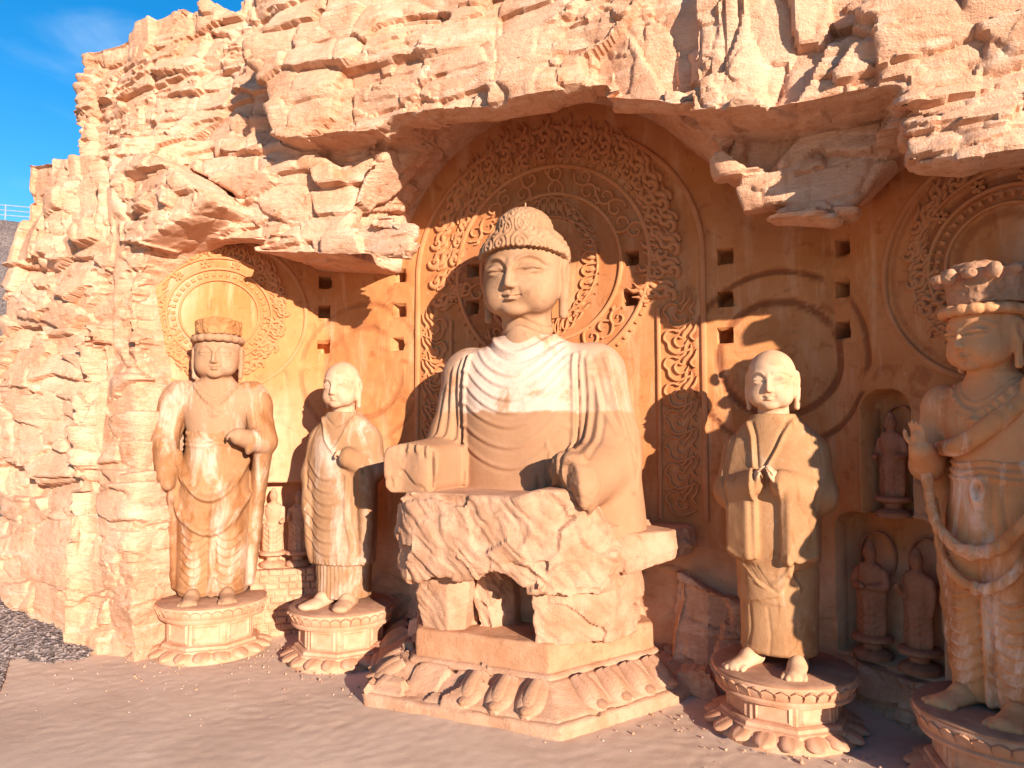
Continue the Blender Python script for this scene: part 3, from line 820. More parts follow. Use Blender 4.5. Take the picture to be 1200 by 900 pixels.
# embankment far behind, seen in the slit left of the cliff
def build_hill():
    d = ray(6, 258); k = np.linalg.norm(d[:2]); ux, uy = d[0] / k, d[1] / k; rise = d[2] / k
    U_ = np.concatenate([np.linspace(30, 62, 60), [70, 120, 300]]); W_ = np.linspace(-120, 26, 110)
    gu, gw = np.meshgrid(U_, W_, indexing='ij'); u, w = gu.ravel(), gw.ravel()
    x, y = CAM[0] + u * ux - w * uy, CAM[1] + u * uy + w * ux
    top = CAM[2] + 62 * rise
    z = -1 + (top + 1) * np.clip((u - 30) / 32, 0, 1) ** .9 + .35 * fbm(np.stack([x, y, 0 * x], 1) * .2, 3, 41) * (u < 60) * (u > 32)
    fall = sstep(4, 24, w); z = z * (1 - fall) - 1.5 * fall
    v = np.stack([x, y, z], 1); m = len(W_)
    i = np.arange(len(U_) - 1)[:, None] * m + np.arange(m - 1)[None, :]
    q = np.stack([i, i + m, i + m + 1, i + 1], -1).reshape(-1, 4)
    return structure(mesh_np('embankment', v, q, M_GRAVEL))
embankment = build_hill()
# ------------------------------------------------------------------ carved figures
def U(xc, half, ztop, zbot, n=9, skew=0.0, pw=1.9, zr=None):
    out = []
    for t in np.linspace(-1, 1, n):
        zt = ztop if (t < 0 or zr is None) else zr
        out.append((xc + half * t, zbot + (zt - zbot) * abs(t) ** pw + skew * t))
    return out
def squeeze(v, f, z0, z1):
    if f != 1: v[:, 0] *= f + (1 - f) * sstep(z0, z1, v[:, 2])
    return v
def finish(name, V, mat, parent, F=None, lines=None, smooth=1, post=None, face=None, sq=None):
    v, q = V.mesh(smooth); n = normals(v, q)
    if F is not None: v = head_lines(v, n, F, **(face or {})); n = normals(v, q)
    if lines:
        for L in lines: v = carve(v, n, *L[:1], **L[1])
    if post is not None: v = post(v, n)
    if sq is not None: v = squeeze(v, *sq)
    return mesh_np(name, v, q, mat, parent)
def foot(V, x, y, ang, L=.8, w=.17, z=0.0, toes=True):
    c, s = math.cos(ang), math.sin(ang)
    def T(u, f, h): return (x + c * u + s * f, y + s * u - c * f, z + h)      # f: forward (-y)
    V.cone(T(0, -.1 * L, .14 * L), T(0, .25 * L, .20 * L), w * .95, w * .9, .05)
    V.cone(T(0, .2 * L, .15 * L), T(0, .72 * L, .06 * L), w * .95, w * .85, .06, sq=(1.15, 1.1, .75))
    if toes:
        for i in range(5):
            u = (i - 2) * w * .5; f = .93 * L - .05 * L * abs(i - 1.2)
            V.cone(T(u, .68 * L, .07 * L), T(u * 1.08, f, .045 * L), w * .30, w * (.27 if i != 1 else .3), .025)
def hand(V, wrist, fwd, palm, size=.5, curl=.2, spread=.12, thumb=1, fold=None):
    """palm and five bent fingers; fwd: finger direction, palm: palm normal"""
    f = Vector(fwd).normalized(); p = Vector(palm); p = (p - f * p.dot(f)).normalized(); s = f.cross(p)
    w = Vector(wrist)
    def W(a, b, c): return np.array(w + f * (a * size) + s * (b * size) + p * (c * size))
    V.cone(W(.0, 0, 0), W(.38, 0, 0), .17 * size, .21 * size, .05 * size)
    V.cone(W(.25, -.12, 0), W(.42, -.14, .0), .13 * size, .11 * size, .06 * size)
    V.cone(W(.25, .12, 0), W(.42, .14, .0), .13 * size, .11 * size, .06 * size)
    ln = (.44, .50, .47, .38)
    for i in range(4):
        b = (-.20 + .133 * i) * (1 + spread); L = ln[i]; c = curl if fold is None else fold[i]
        a0 = W(.42, b, 0); d1 = math.cos(c), math.sin(c); d2 = math.cos(2.2 * c), math.sin(2.2 * c); d3 = math.cos(3.0 * c), math.sin(3.0 * c)
        p1 = (.42 + L * .42 * d1[0], b * 1.08, L * .42 * d1[1]); p2 = (p1[0] + L * .32 * d2[0], b * 1.12, p1[2] + L * .32 * d2[1]); p3 = (p2[0] + L * .26 * d3[0], b * 1.13, p2[2] + L * .26 * d3[1])
        V.path([a0, W(*p1), W(*p2), W(*p3)], [.072 * size, .068 * size, .06 * size, .05 * size], .02 * size)
    t = thumb
    V.path([W(.10, .17 * t, .03), W(.30, .33 * t, .10), W(.48, .37 * t, .15), W(.60, .35 * t, .17)], [.10 * size, .085 * size, .07 * size, .055 * size], .03 * size)
def curls(v, n, F, scale, amp, zmin=-1, seed=3):
    """shell-like wavy locks: rings round jittered cell centres"""
    u = F.inv(v); th = np.arctan2(u[:, 0], -u[:, 1] + .02)
    p = np.stack([th * scale, 0 * th + .5, u[:, 2] * scale * 2.0], 1)
    i0 = np.floor(p - .5).astype(np.int64); best = np.full(len(v), 9.0); r = np.zeros(len(v))
    for dx in (0, 1):
        for dz in (0, 1):
            ix, iz = i0[:, 0] + dx, i0[:, 2] + dz
            cx = ix + .25 + .5 * hash3(ix, 0 * ix, iz, seed); cz = iz + .25 + .5 * hash3(ix, 0 * ix + 1, iz, seed)
            dd = np.hypot((p[:, 0] - cx), (p[:, 2] - cz + .25 * (p[:, 0] - cx)))
            m = dd < best; best = np.where(m, dd, best)
    w = np.cos(best * 2 * np.pi / .26)
    k = sstep(zmin, zmin + .05, u[:, 2])
    return v + n * (amp * w * k)[:, None]
def weather(v, n, a=.006, s=3.0, seed=0):
    return v + n * (a * fbm(v * s, 3, seed))[:, None]

CREAM, TAN, BROWN, CHALK = (.57, .37, .225), (.49, .285, .155), (.42, .20, .085), (.92, .77, .62)
def feet_of(T, mat, spots, h, toes=True, sq=1.0):
    for x, y, ang, L, w in spots:
        V = Vol((x - .6, y - 1.2, -.04), (x + .6, y + .5, .6), h); foot(V, x, y, ang, L, w, toes=toes)
        if not toes:
            V.cone((x + .08 * np.sign(x), y - .48, .10), (x + .14 * np.sign(x), y - .75, .08), .17, .15, .05, sq=(1.3, 1, .6))
        finish('foot', V, mat, T, sq=(sq, 1, 2))
# ---- the seated Buddha
def buddha():
    T = thing('buddha_statue', 'colossal seated stone Buddha with wavy hair knot and broken forearms on the hexagonal throne', 'statue', (0.12, 0, 0))
    skin = mat_plain('buddha_stone', (.47, .305, .185), (.415, .25, .14), 1.6, .3, .015)
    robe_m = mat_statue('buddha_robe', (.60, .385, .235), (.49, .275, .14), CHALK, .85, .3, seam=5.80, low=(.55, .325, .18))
    F = HeadFrame((0.0, -.62, 7.90), 2.02, 0, R(3))
    V = Vol((-1.3, -1.8, 6.6), (1.3, .6, 10.1), .022)
    head_solid(V, F, 1.06, True, -.42, .285)
    def post(v, n):
        u = F.inv(v)
        for zz in (-.06, -.145):                       # neck creases
            v = v - n * (.028 * np.exp(-((u[:, 2] - zz - .05 * np.cos(2 * np.arctan2(u[:, 0], -u[:, 1]))) / .013) ** 2))[:, None]
        return weather(v, n, .005, 3, 4)
    hd = finish('head', V, skin, T, F, post=post, face={}, sq=(1.05, 20, 21))
    # hair
    H = Vol((-1.35, -1.8, 8.7), (1.35, .75, 10.9), .022)
    S = F.S
    H.ell(F((0, .055, .66)), np.array((.485, .48, .40)) * S, rot=F.rot)
    def cut(X, Y, Z):                                  # hairline: low at the temples, high over the brow
        z = (Z - F.o[2]) / S; y = (Y - F.o[1]) / S; x = X / S
        return z - (.70 + .02 * np.cos(x * 6) - .42 * np.clip(y + .02, 0, .6) - .10 * np.clip(y + .3, 0, .3)) + 0 * X
    H.put(cut, H.lo, H.lo + H.h * (H.n - 1), .02, 's')
    H.ell(F((0, .06, .98)), np.array((.30, .32, .255)) * S, .05, rot=F.rot)
    def hp(v, n):
        v = curls(v, n, F, 2.3, .020, .5, 3)
        return weather(v, n, .008, 4, 5)
    hair = finish('hair', H, skin, T, post=hp, sq=(1.05, 20, 21))
    # body in its robe
    B = Vol((-2.75, -3.35, 2.9), (2.75, 1.0, 8.0), .036)
    B.loft([(3.0, 1.75, .95, 0, -.1), (3.9, 1.72, 1.05, 0, -.18), (4.6, 1.60, 1.05, 0, -.22), (5.4, 1.52, 1.0, 0, -.28), (6.2, 1.62, 1.0, 0, -.30), (6.8, 1.60, .92, 0, -.28), (7.15, 1.30, .76, 0, -.26), (7.4, .85, .62, 0, -.3), (7.52, .68, .55, 0, -.34)], p=2.3)
    for s in (-1, 1):
        B.ell((s * 1.38, -.22, 6.72), (.62, .68, .62), .35)
        B.cone((s * 1.50, -.22, 6.6), (s * 1.80, -.35, 5.1), .60, .58, .25)
    # sleeves falling to the throne
    B.cone((1.80, -.35, 5.2), (1.92, -.55, 3.4), .56, .66, .3, sq=(1, 1.25, 1))
    B.cone((-1.80, -.35, 5.2), (-1.90, -.45, 3.6), .52, .56, .3, sq=(1, 1.2, 1))
    # forearms held forward, both broken off
    B.cone((-1.84, -.55, 4.85), (-1.78, -2.30, 4.68), .53, .50, .22, sq=(1, 1, .92))
    B.box((-1.80, -1.62, 4.60), (.56, .95, .50), .2, rnd=.22)
    B.cone((1.86, -.65, 4.75), (1.50, -1.95, 4.35), .62, .60, .22)
    def endcut(X, Y, Z): return (-2.42 + .12 * np.sin(X * 7) + .10 * np.sin(Z * 9)) - Y + .10 * (Z - 4.6)
    # (the planes where the stone broke away)
    def brk_l(X, Y, Z): return np.maximum(Y - (-2.36 + .10 * (X + 1.8) + .05 * np.sin(X * 6 + 1)), X + 1.0)
    B.put(brk_l, (-2.75, -3.3, 3.8), (-1.0, -2.2, 5.6), .03, 's')
    def brk_r(X, Y, Z): return np.maximum(.62 * (Y + 1.95) + .55 * (X - 1.25) + .18 * (Z - 4.6) + .05 * np.sin(Z * 5 + X * 3), .5 - X)
    B.put(brk_r, (.4, -3.3, 2.9), (2.75, -.9, 5.5), .03, 's')
    # lap stone between the arms
    B.loft([(3.0, 1.6, 1.6, -.1, -.8), (3.9, 1.6, 1.55, -.1, -.8), (4.12, 1.5, 1.45, -.1, -.8)], .08, p=5)
    lines = []
    def add(pts, w=.05, h=.045, **k): lines.append((pts, dict(w=w, h=h, **k)))
    # collar rolls
    add(U(.0, .72, 7.50, 7.08), .055, .06); add(U(.0, .88, 7.45, 6.90), .04, -.035)
    for i, (hf, zt, zb, zr) in enumerate(((.95, 7.2, 6.62, 7.28), (1.05, 7.0, 6.36, 7.15), (1.12, 6.75, 6.08, 6.95), (1.15, 6.45, 5.80, 6.75), (1.17, 6.05, 5.50, 6.4), (1.18, 5.55, 5.06, 6.0), (1.15, 5.1, 4.62, 5.5))):
        add(U(-.05, hf, zt, zb, zr=zr), .045, .030); add(U(-.05, hf, zt - .07, zb - .075, zr=zr - .07), .045, -.018)
    # edges of the over-robe and hanging folds of the sleeves
    for x0, x1, z0, z1, h in ((-1.18, -1.20, 7.1, 4.25, .085), (-1.33, -1.38, 7.0, 4.9, .05), (1.22, 1.16, 7.0, 4.4, .085), (1.34, 1.30, 7.05, 4.6, .05), (1.48, 1.5, 6.9, 5.0, .04), (1.62, 1.75, 6.6, 4.9, .035), (-1.52, -1.62, 6.8, 5.0, .04), (-1.72, -1.85, 6.4, 5.0, .035)):
        mx = .5 * (x0 + x1) + (.05 if x0 > 0 else -.04)
        add([(x0, z0), (mx, .6 * z0 + .4 * z1), (x1, z1)], .045, h)
        add([(x0 + (.09 if x0 > 0 else -.09), z0), (mx + (.09 if x0 > 0 else -.09), .6 * z0 + .4 * z1), (x1 + (.09 if x0 > 0 else -.09), z1)], .045, -h * .8)
    # side view folds of the viewer's right sleeve
    for a, pts in ((.9, [(.2, 7.0), (.35, 6.2), (.6, 5.3)]), (.9, [(.55, 6.9), (.75, 6.0), (.85, 4.8)]), (.9, [(.9, 6.6), (1.0, 5.6), (.8, 4.2)]), (.6, [(1.1, 6.9), (1.3, 5.8), (1.5, 4.2)])):
        add(pts, .06, .04, axis=a, facing=.3); add([(p + .12, z) for p, z in pts], .06, -.03, axis=a, facing=.3)
    def bp(v, n):
        # rough fracture on the broken ends
        fr = .45 * sstep(-2.15, -2.32, v[:, 1]) * (v[:, 0] < -.9) + sstep(-.2, .05, -(.62 * (v[:, 1] + 1.95) + .55 * (v[:, 0] - 1.25) + .18 * (v[:, 2] - 4.6)) + .22) * (v[:, 0] > .7) * (v[:, 2] < 5.2) * (v[:, 2] > 2.9) * (v[:, 1] < -.7)
        r, t, e = cells(v * np.array([1.5, 1.5, 1.2]), 11); r2, t2, e2 = cells(v * 5.0, 12)
        d = .07 * (r - .6) + .10 * t + .02 * (r2 - .5) + .02 * t2
        return weather(v, n, .007, 2.2, 6) + n * (fr * d)[:, None]
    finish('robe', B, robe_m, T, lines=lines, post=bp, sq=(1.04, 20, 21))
    # small iron spike on the hair knot
    V = Vol((-.1, -.7, 10.2), (.1, -.4, 10.7), .012); V.cone((0, -.53, 10.3), (0, -.53, 10.54), .03, .02)
    finish('finial', V, skin, T)
    return T
# ---- standing figures -------------------------------------------------------------------
def crown_ring(T, F, mat, z0, z1, r, flat=True, seed=0):
    S = F.S; lo = F((-.6, -.65, z0 - .1)); hi = F((.6, .7, z1 + .2))
    V = Vol(np.minimum(lo, hi) - .1, np.maximum(lo, hi) + .1, .018 if S > 1.1 else .022)
    c = F((0, .06, 0))
    V.loft([(F.o[2] + S * z0, r * S * 1.0, r * S * 1.05, c[0], c[1]), (F.o[2] + S * z1, r * S * (1.03 if flat else 1.10), r * S * 1.08, c[0], c[1])])
    if flat:                                             # top edge rises to a low point over the brow
        V.put(lambda X, Y, Z: -(Z - (F.o[2] + S * (z1 - .10 - .45 * np.abs(X - c[0]) / S * .3 + .06 * (Y < c[1])))), V.lo, V.lo + V.h * (V.n - 1), .01, 's')
    else:
        V.ell(F((.02, .04, z1 + .02)), np.array((.30, .30, .13)) * S, .04 * S); V.ell(F((-.08, -.12, z1 + .10)), np.array((.15, .10, .05)) * S, .03 * S)
        for i, a in enumerate(np.linspace(-2.2, 2.2, 9)):
            q = F((.97 * r * 1.07 * math.sin(a), .06 - r * 1.12 * math.cos(a), z1 - .03)); hh = (.11 if i % 2 == 0 else .07) * S
            V.ell(q, (.10 * S, .06 * S, hh), .05 * S)
    def post(v, n):
        r1, t1, e1 = cells(v * (9 if flat else 9), 7 + seed)
        return v + n * ((.04 if flat else .022) * S * (r1 - .5) * sstep(.0, .25, e1))[:, None]
    return finish('crown', V, mat, T, post=post)
def bod_hair(T, F, mat, tresses=True):
    S = F.S; V = Vol(F.o + np.array((-.75, -.7, -.55)) * S, F.o + np.array((.75, .85, 1.15)) * S, .022 if S > 1.1 else .026)
    V.ell(F((0, .07, .64)), np.array((.45, .46, .38)) * S, rot=F.rot)
    V.put(lambda X, Y, Z: (Z - F.o[2]) / S - (.74 - .9 * np.clip((Y - F.o[1]) / S + .05, 0, .5)) + 0 * X, V.lo, V.lo + V.h * (V.n - 1), .02, 's')
    # rolled band of locks over the brow
    pts = [F((.435 * math.sin(a), .06 - .45 * math.cos(a), .80 - .05 * abs(a) ** 2 * .5)) for a in np.linspace(-2.0, 2.0, 25)]
    V.path(pts, .064 * S, .02 * S)
    if tresses:
        for s in (-1, 1):
            V.path([F((s * .42, .28, .6)), F((s * .45, .32, .2)), F((s * .50, .30, -.1)), F((s * .66, .16, -.34))], [.07 * S, .075 * S, .07 * S, .05 * S], .03 * S)
    def post(v, n):
        u = F.inv(v); th = np.arctan2(u[:, 0], -u[:, 1])
        k = sstep(.69, .73, u[:, 2]) * sstep(.93, .87, u[:, 2])
        v = v + n * (k * .020 * S * (np.abs(np.sin(th * 7.5)) - .5))[:, None]
        return weather(v, n, .005, 4, 2)
    return finish('hair', V, mat, T, post=post)

def bodhisattva_left():
    x, y, z0 = -8.16, -1.32, 1.24
    T = thing('bodhisattva_statue', 'standing crowned bodhisattva with a hand across the chest and the other hand broken off', 'statue', (x, y, z0), R(40), 'standing bodhisattvas')
    body_m = mat_statue('bodhisattva_body', CREAM, TAN, CHALK, .5, .25)
    cloth = mat_statue('bodhisattva_cloth', (.54, .32, .165), (.40, .195, .08), CHALK, .62, .5)
    crown_m = mat_plain('crown_brown', (.50, .285, .135), (.40, .205, .085), 4)
    F = HeadFrame((0.02, -.30, 5.64), 1.29, R(-4), R(4))
    V = Vol((-1.75, -1.35, 3.4), (1.75, .75, 7.2), .027)
    head_solid(V, F, 1.08, True, -.45, .27)
    feet_of(T, body_m, [(s * .43, -.50, R(6) * s, .80, .19) for s in (-1, 1)], .026, True, .9)
    # chest and arms
    V.loft([(3.7, .74, .58, 0, -.02), (4.2, .76, .60, 0, -.03), (4.8, .92, .62, 0, -.04), (5.2, .98, .56, 0, -.04), (5.45, .66, .44, 0, -.06), (5.6, .4, .36, 0, -.1)], .2)
    for s in (-1, 1): V.ell((s * .92, -.03, 5.12), (.40, .42, .42), .2)
    hand(V, (.62, -.95, 4.12), (-.9, -.25, .28), (.1, .2, -1), .42, .75, .02, -1)
    V.cone((1.28, -.42, 3.92), (.66, -.92, 4.12), .30, .22, .08)
    lines = []
    def post(v, n):
        # necklace: rope, beads and a pendant
        for pts, w, h in ((U(0, .52, 5.45, 4.98), .045, .045), (U(0, .44, 5.5, 5.13), .022, .03)):
            v = carve(v, n, pts, w, h)
        for i in range(13):
            t = -1 + i / 6.0; v = carve(v, n, [(.5 * t, 4.94 + .46 * abs(t) ** 1.9), (.5 * t + .001, 4.90 + .46 * abs(t) ** 1.9)], .03, .04)
        for pts in ([(0, 4.95), (0, 4.62)], [(-.13, 4.78), (0, 4.86), (.13, 4.78)], [(-.08, 4.66), (0, 4.70), (.08, 4.66)]): v = carve(v, n, pts, .035, .035)
        return weather(v, n, .006, 3, 3)
    finish('body', V, body_m, T, F, post=post, sq=(.9, 5.1, 5.6))
    bod_hair(T, F, body_m, False); crown_ring(T, F, crown_m, .86, 1.24, .425)
    # drapery
    B = Vol((-1.9, -1.3, 0.04), (1.9, .75, 5.6), .035)
    B.loft([(.08, .90, .56, 0, 0), (.4, .93, .58, 0, -.02), (1.4, .96, .60, 0, -.02), (2.3, 1.0, .62, 0, -.02), (3.1, .95, .64, 0, -.03), (3.75, .80, .62, 0, -.03), (4.25, .76, .60, 0, -.02)], p=2.2)
    for s in (-1, 1): B.cone((s * .42, -.22, 2.6), (s * .43, -.22, .35), .42, .36, .22)
    # shawl over the shoulders and sleeves
    for s in (-1, 1): B.cone((s * .82, .0, 5.22), (s * 1.08, .02, 4.9), .40, .44, .12)
    B.cone((-1.08, .0, 4.95), (-1.32, -.10, 3.95), .40, .36, .15); B.cone((-1.32, -.10, 3.95), (-1.22, -.35, 3.15), .33, .27, .12)
    B.cone((1.08, .0, 4.95), (1.32, -.30, 3.98), .40, .36, .15); B.cone((1.32, -.30, 3.98), (1.02, -.66, 4.02), .34, .28, .12)
    B.path([(-1.28, -.2, 3.9), (-1.05, -.1, 2.9), (-1.0, 0, 1.4), (-.95, .05, .3)], [.30, .2, .16, .14], .1, sq=(1, 1.4, 1))
    B.path([(1.30, -.2, 3.8), (1.18, .0, 2.8), (1.08, .05, 1.4), (1.0, .1, .3)], [.28, .24, .18, .14], .1, sq=(.9, 1.4, 1))
    B.cone((-1.20, -.38, 3.2), (-1.16, -.42, 2.95), .22, .20, .03)
    L = []
    def add(pts, w=.04, h=.04, **k): L.append((pts, dict(w=w, h=h, **k)))
    add([(-.95, 3.7), (-.75, 3.05), (-.35, 2.62), (.05, 2.55), (.45, 2.78), (.75, 3.3), (.95, 3.8)], .09, .14)
    add([(-.95, 3.6), (-.75, 2.92), (-.35, 2.50), (.05, 2.43), (.45, 2.66), (.75, 3.2)], .03, -.04)
    add([(-.95, 2.5), (-.7, 2.02), (-.3, 1.72), (.05, 1.68), (.4, 1.85), (.72, 2.3), (.9, 2.6)], .085, .13)
    add([(-.9, 2.38), (-.7, 1.92), (-.3, 1.62), (.05, 1.57), (.4, 1.74), (.72, 2.2)], .03, -.04)
    add([(-.55, 4.9), (-.4, 4.3), (.0, 4.0), (.35, 4.35)], .035, .04)
    for k, zb in enumerate((3.9, 4.02)): add([(-.78, zb + .02), (-.3, zb - .03), (.1, zb + .04), (.5, zb - .02), (.78, zb)], .04, .045)
    for s in (-1, 1):
        for i in range(6):
            zc = 1.55 - .22 * i; add(U(s * .43, .33, zc + .16, zc - .05, n=7), .03, .032); add(U(s * .43, .33, zc + .10, zc - .11, n=7), .03, -.028)
    add([(0, 3.6), (.03, 2.4), (0, 1.2), (.02, .1)], .07, .05); add([(-.10, 1.6), (-.09, .8), (-.1, .1)], .03, -.04); add([(.12, 1.6), (.11, .8), (.12, .1)], .03, -.04)
    for i in range(5): add([(-.3 + .15 * i, 3.75), (-.36 + .18 * i, 3.2), (-.45 + .22 * i, 2.7)], .03, -.022)
    add([(-.93, .25), (-.4, .17), (0, .22), (.4, .17), (.93, .25)], .04, .035)
    for s in (-1, 1):
        add([(s * .55, 5.4), (s * .60, 4.8), (s * .72, 4.2)], .05, .06); add([(s * .66, 5.4), (s * .72, 4.8), (s * .86, 4.2)], .04, -.035)
        for i in range(4): add([(s * (.9 + .1 * i), 5.35 - .12 * i), (s * (1.05 + .1 * i), 4.6), (s * (1.15 + .08 * i), 3.9)], .03, -.025)
    finish('robe', B, cloth, T, lines=L, post=lambda v, n: weather(v, n, .008, 2.6, 8), sq=(.9, 5.1, 5.6))
    T.scale = (1, 1, .975)
    return T, z0
def monk(left):
    if left: x, y, z0, rz, h = -4.78, -.42, 1.20, R(9), .034
    else: x, y, z0, rz, h = 5.36, -.62, 1.06, R(-7), .028
    lab = 'shaven monk in a pale robe with one fist at his chest, beside the brick ledge' if left else 'shaven monk with both hands together at his chest and wide hanging sleeves'
    T = thing('monk_statue', lab, 'statue', (x, y, z0), rz, 'standing monks')
    skin = mat_plain('monk_head_stone', (.64, .44, .29), (.56, .36, .22), 2.2, .3, .012) if left else mat_plain('monk_pale_stone', (.66, .46, .30), (.58, .38, .225), 2.2, .3, .012)
    cloth = mat_statue('monk_robe_pale' if left else 'monk_robe_ochre', (.53, .33, .185) if left else (.62, .385, .205), (.42, .23, .105) if left else (.46, .245, .11), CHALK, .62 if left else .28, .3)
    F = HeadFrame((0, -.22, 4.78), 1.12, R(-4) if left else R(3), R(5))
    V = Vol((-.8, -1.0, 4.0), (.8, .6, 6.0), h * .9); head_solid(V, F, .98, True, -.5, .27)
    finish('head', V, skin, T, F, post=lambda v, n: weather(v, n, .006, 3, 3))
    sq = (.83, 4.2, 4.6)
    if left: feet_of(T, skin, [(s * .30, -.30, R(8) * s, .78, .20) for s in (-1, 1)], .026, False)
    else: feet_of(T, skin, [(s * .44, -.30, R(20) * s * (1.2 if s < 0 else .1), .82, .185) for s in (-1, 1)], .022, True, .9)
    for s in ((1,) if left else (-1, 1)):
        V = Vol((-.8, -1.5, 3.0), (.9, -.3, 4.4), h * .8)
        if left: hand(V, (.42, -.78, 3.62), (-.9, -.2, .35), (0, .3, -1), .40, .8, .0, -1)
        else: hand(V, (s * .22, -.90, 3.42), (-s * .30, -.12, 1), (-s, -.05, -.1), .42, .28, .0, s)
        finish('hand', V, skin, T, sq=sq)
    B = Vol((-1.5, -1.3, .1), (1.5, .75, 4.95), h)
    if left:
        B.loft([(.16, .80, .56, 0, 0), (.6, .80, .56, 0, 0), (1.2, .84, .58, 0, 0)], p=2.3)
        B.loft([(.98, .93, .64, 0, -.02), (1.6, .97, .66, 0, -.02), (2.6, .98, .68, 0, -.03), (3.3, .98, .68, 0, -.04), (3.85, 1.04, .62, 0, -.04), (4.15, .95, .55, 0, -.04), (4.4, .70, .46, 0, -.06), (4.55, .50, .42, 0, -.1), (4.66, .38, .38, 0, -.12)], .03, p=2.2)
        B.cone((.82, -.04, 3.95), (.98, -.15, 3.3), .32, .36, .28); B.cone((.98, -.15, 3.3), (.52, -.72, 3.56), .34, .25, .12)
        B.cone((-.82, -.04, 3.95), (-1.0, -.12, 3.1), .32, .34, .28); B.cone((-1.0, -.12, 3.1), (-.92, -.35, 2.3), .30, .24, .12)
        B.path([(.95, -.45, 3.2), (.92, -.4, 2.2), (.85, -.3, 1.1)], [.24, .2, .14], .1)
        B.path([(-.92, -.3, 2.5), (-.9, -.3, 1.6), (-.86, -.25, 1.05)], [.2, .17, .12], .1)
    else:
        B.loft([(.24, .83, .58, 0, 0), (.8, .83, .58, 0, 0), (1.5, .86, .60, 0, 0)], p=2.4)
        B.loft([(1.18, .88, .64, 0, -.01), (1.9, .92, .68, 0, -.02), (2.6, .94, .72, 0, -.03), (3.3, 1.0, .72, 0, -.04), (3.85, 1.08, .64, 0, -.04), (4.15, .98, .56, 0, -.04), (4.4, .72, .48, 0, -.06), (4.56, .50, .42, 0, -.1), (4.68, .38, .38, 0, -.12)], .03, p=2.2)
        # hem cut on the slant
        B.put(lambda X, Y, Z: np.maximum(np.maximum(Z - (1.30 + .22 * np.clip(X, -1, 1) + .42 * sstep(.15, .5, X)), 1.1 - Z), (.62 - Y * 0 - np.sqrt((X / .86) ** 2 + (Y / .61) ** 2)) * 0 + (1.0 - np.sqrt((X / .875) ** 2 + (Y / .62) ** 2)) * .5), (-1.5, -1.2, 1.0), (1.5, .7, 2.1), .02, 's')
        for s in (-1, 1):
            B.cone((s * .84, -.04, 3.92), (s * 1.0, -.22, 3.2), .32, .34, .28); B.cone((s * 1.02, -.22, 3.2), (s * .30, -.82, 3.42), .33, .24, .1)
            # wide sleeve
            B.box((s * .62, -.60, 2.72), (.36, .20, .72), .14, rot=Matrix.Rotation(s * .42, 3, 'Z'), rnd=.14)
    L = []
    def add(pts, w=.035, h=.035, **k): L.append((pts, dict(w=w, h=h, **k)))
    if left:
        add([(-.45, 4.5), (-.28, 4.0), (.0, 3.7)], .045, .05); add([(.42, 4.55), (.28, 4.1), (.05, 3.75)], .045, .05); add([(-.3, 4.5), (0, 4.3), (.3, 4.5)], .03, -.03)
        for i in range(7): add([(-.95, 3.5 - .3 * i), (-.5, 3.12 - .3 * i), (.0, 3.05 - .3 * i), (.35, 3.2 - .3 * i)], .036, .022); add([(-.95, 3.42 - .3 * i), (-.5, 3.04 - .3 * i), (.0, 2.97 - .3 * i), (.35, 3.12 - .3 * i)], .034, -.016)
        for xx in np.linspace(-.75, .75, 13): add([(xx, 1.05), (xx * 1.0, .15)], .028, -.022)
        add([(.45, 3.1), (.42, 2.2), (.55, 1.5), (.5, 1.1)], .05, .05); add([(.55, 3.1), (.54, 2.2), (.66, 1.5)], .04, -.035)
        for i in range(4): add([(.7 + .06 * i, 4.3 - .1 * i), (.9 + .04 * i, 3.7), (.95, 3.2)], .03, -.022); add([(-.7 - .06 * i, 4.3 - .1 * i), (-.9 - .04 * i, 3.5), (-.95, 2.8)], .03, -.022)
    else:
        add([(-.42, 4.5), (-.34, 3.9), (-.30, 3.3), (-.28, 2.1)], .04, .055); add([(.40, 4.55), (.22, 4.1), (-.05, 3.65), (-.2, 3.4)], .04, .05); add([(-.32, 4.5), (-.24, 3.9), (-.2, 3.4)], .03, -.03)
        add([(.30, 4.5), (.12, 4.05), (-.1, 3.7)], .03, -.03)
        for s in (-1, 1):
            add([(s * .30, 3.4), (s * .30, 2.7), (s * .30, 2.05)], .04, .045); add([(s * .95, 2.15), (s * .6, 2.02), (s * .3, 2.05)], .04, .03)
            for i in range(3): add([(s * (.8 + .1 * i), 4.3 - .1 * i), (s * (.98 + .05 * i), 3.6), (s * .95, 3.0)], .03, -.02)
        add([(-.75, 2.0), (-.5, 1.75), (-.1, 1.5), (.3, 1.75), (.42, 2.1)], .03, .03)
        add([(.45, 2.0), (.40, 1.75), (.52, 1.6), (.55, 1.45)], .04, .045); add([(.53, 2.0), (.50, 1.75), (.6, 1.55)], .03, -.03)
        for i in range(5): add([(-.7 + .1 * i, 1.95 - .02 * i), (-.35 + .12 * i, 1.62 - .05 * i), (.1 + .1 * i, 1.72)], .025, -.018)
        add([(.5, .9), (.45, .5), (.30, .35)], .025, -.02); add([(-.5, 1.1), (-.48, .7), (-.55, .4)], .03, -.018); add([(-.1, 1.1), (-.05, .6), (-.08, .3)], .03, -.014)
        add([(-.85, .33), (0, .30), (.85, .33)], .03, .02)
    finish('robe', B, cloth, T, lines=L, post=lambda v, n: weather(v, n, .008, 2.4, 8), sq=sq)
    return T, z0
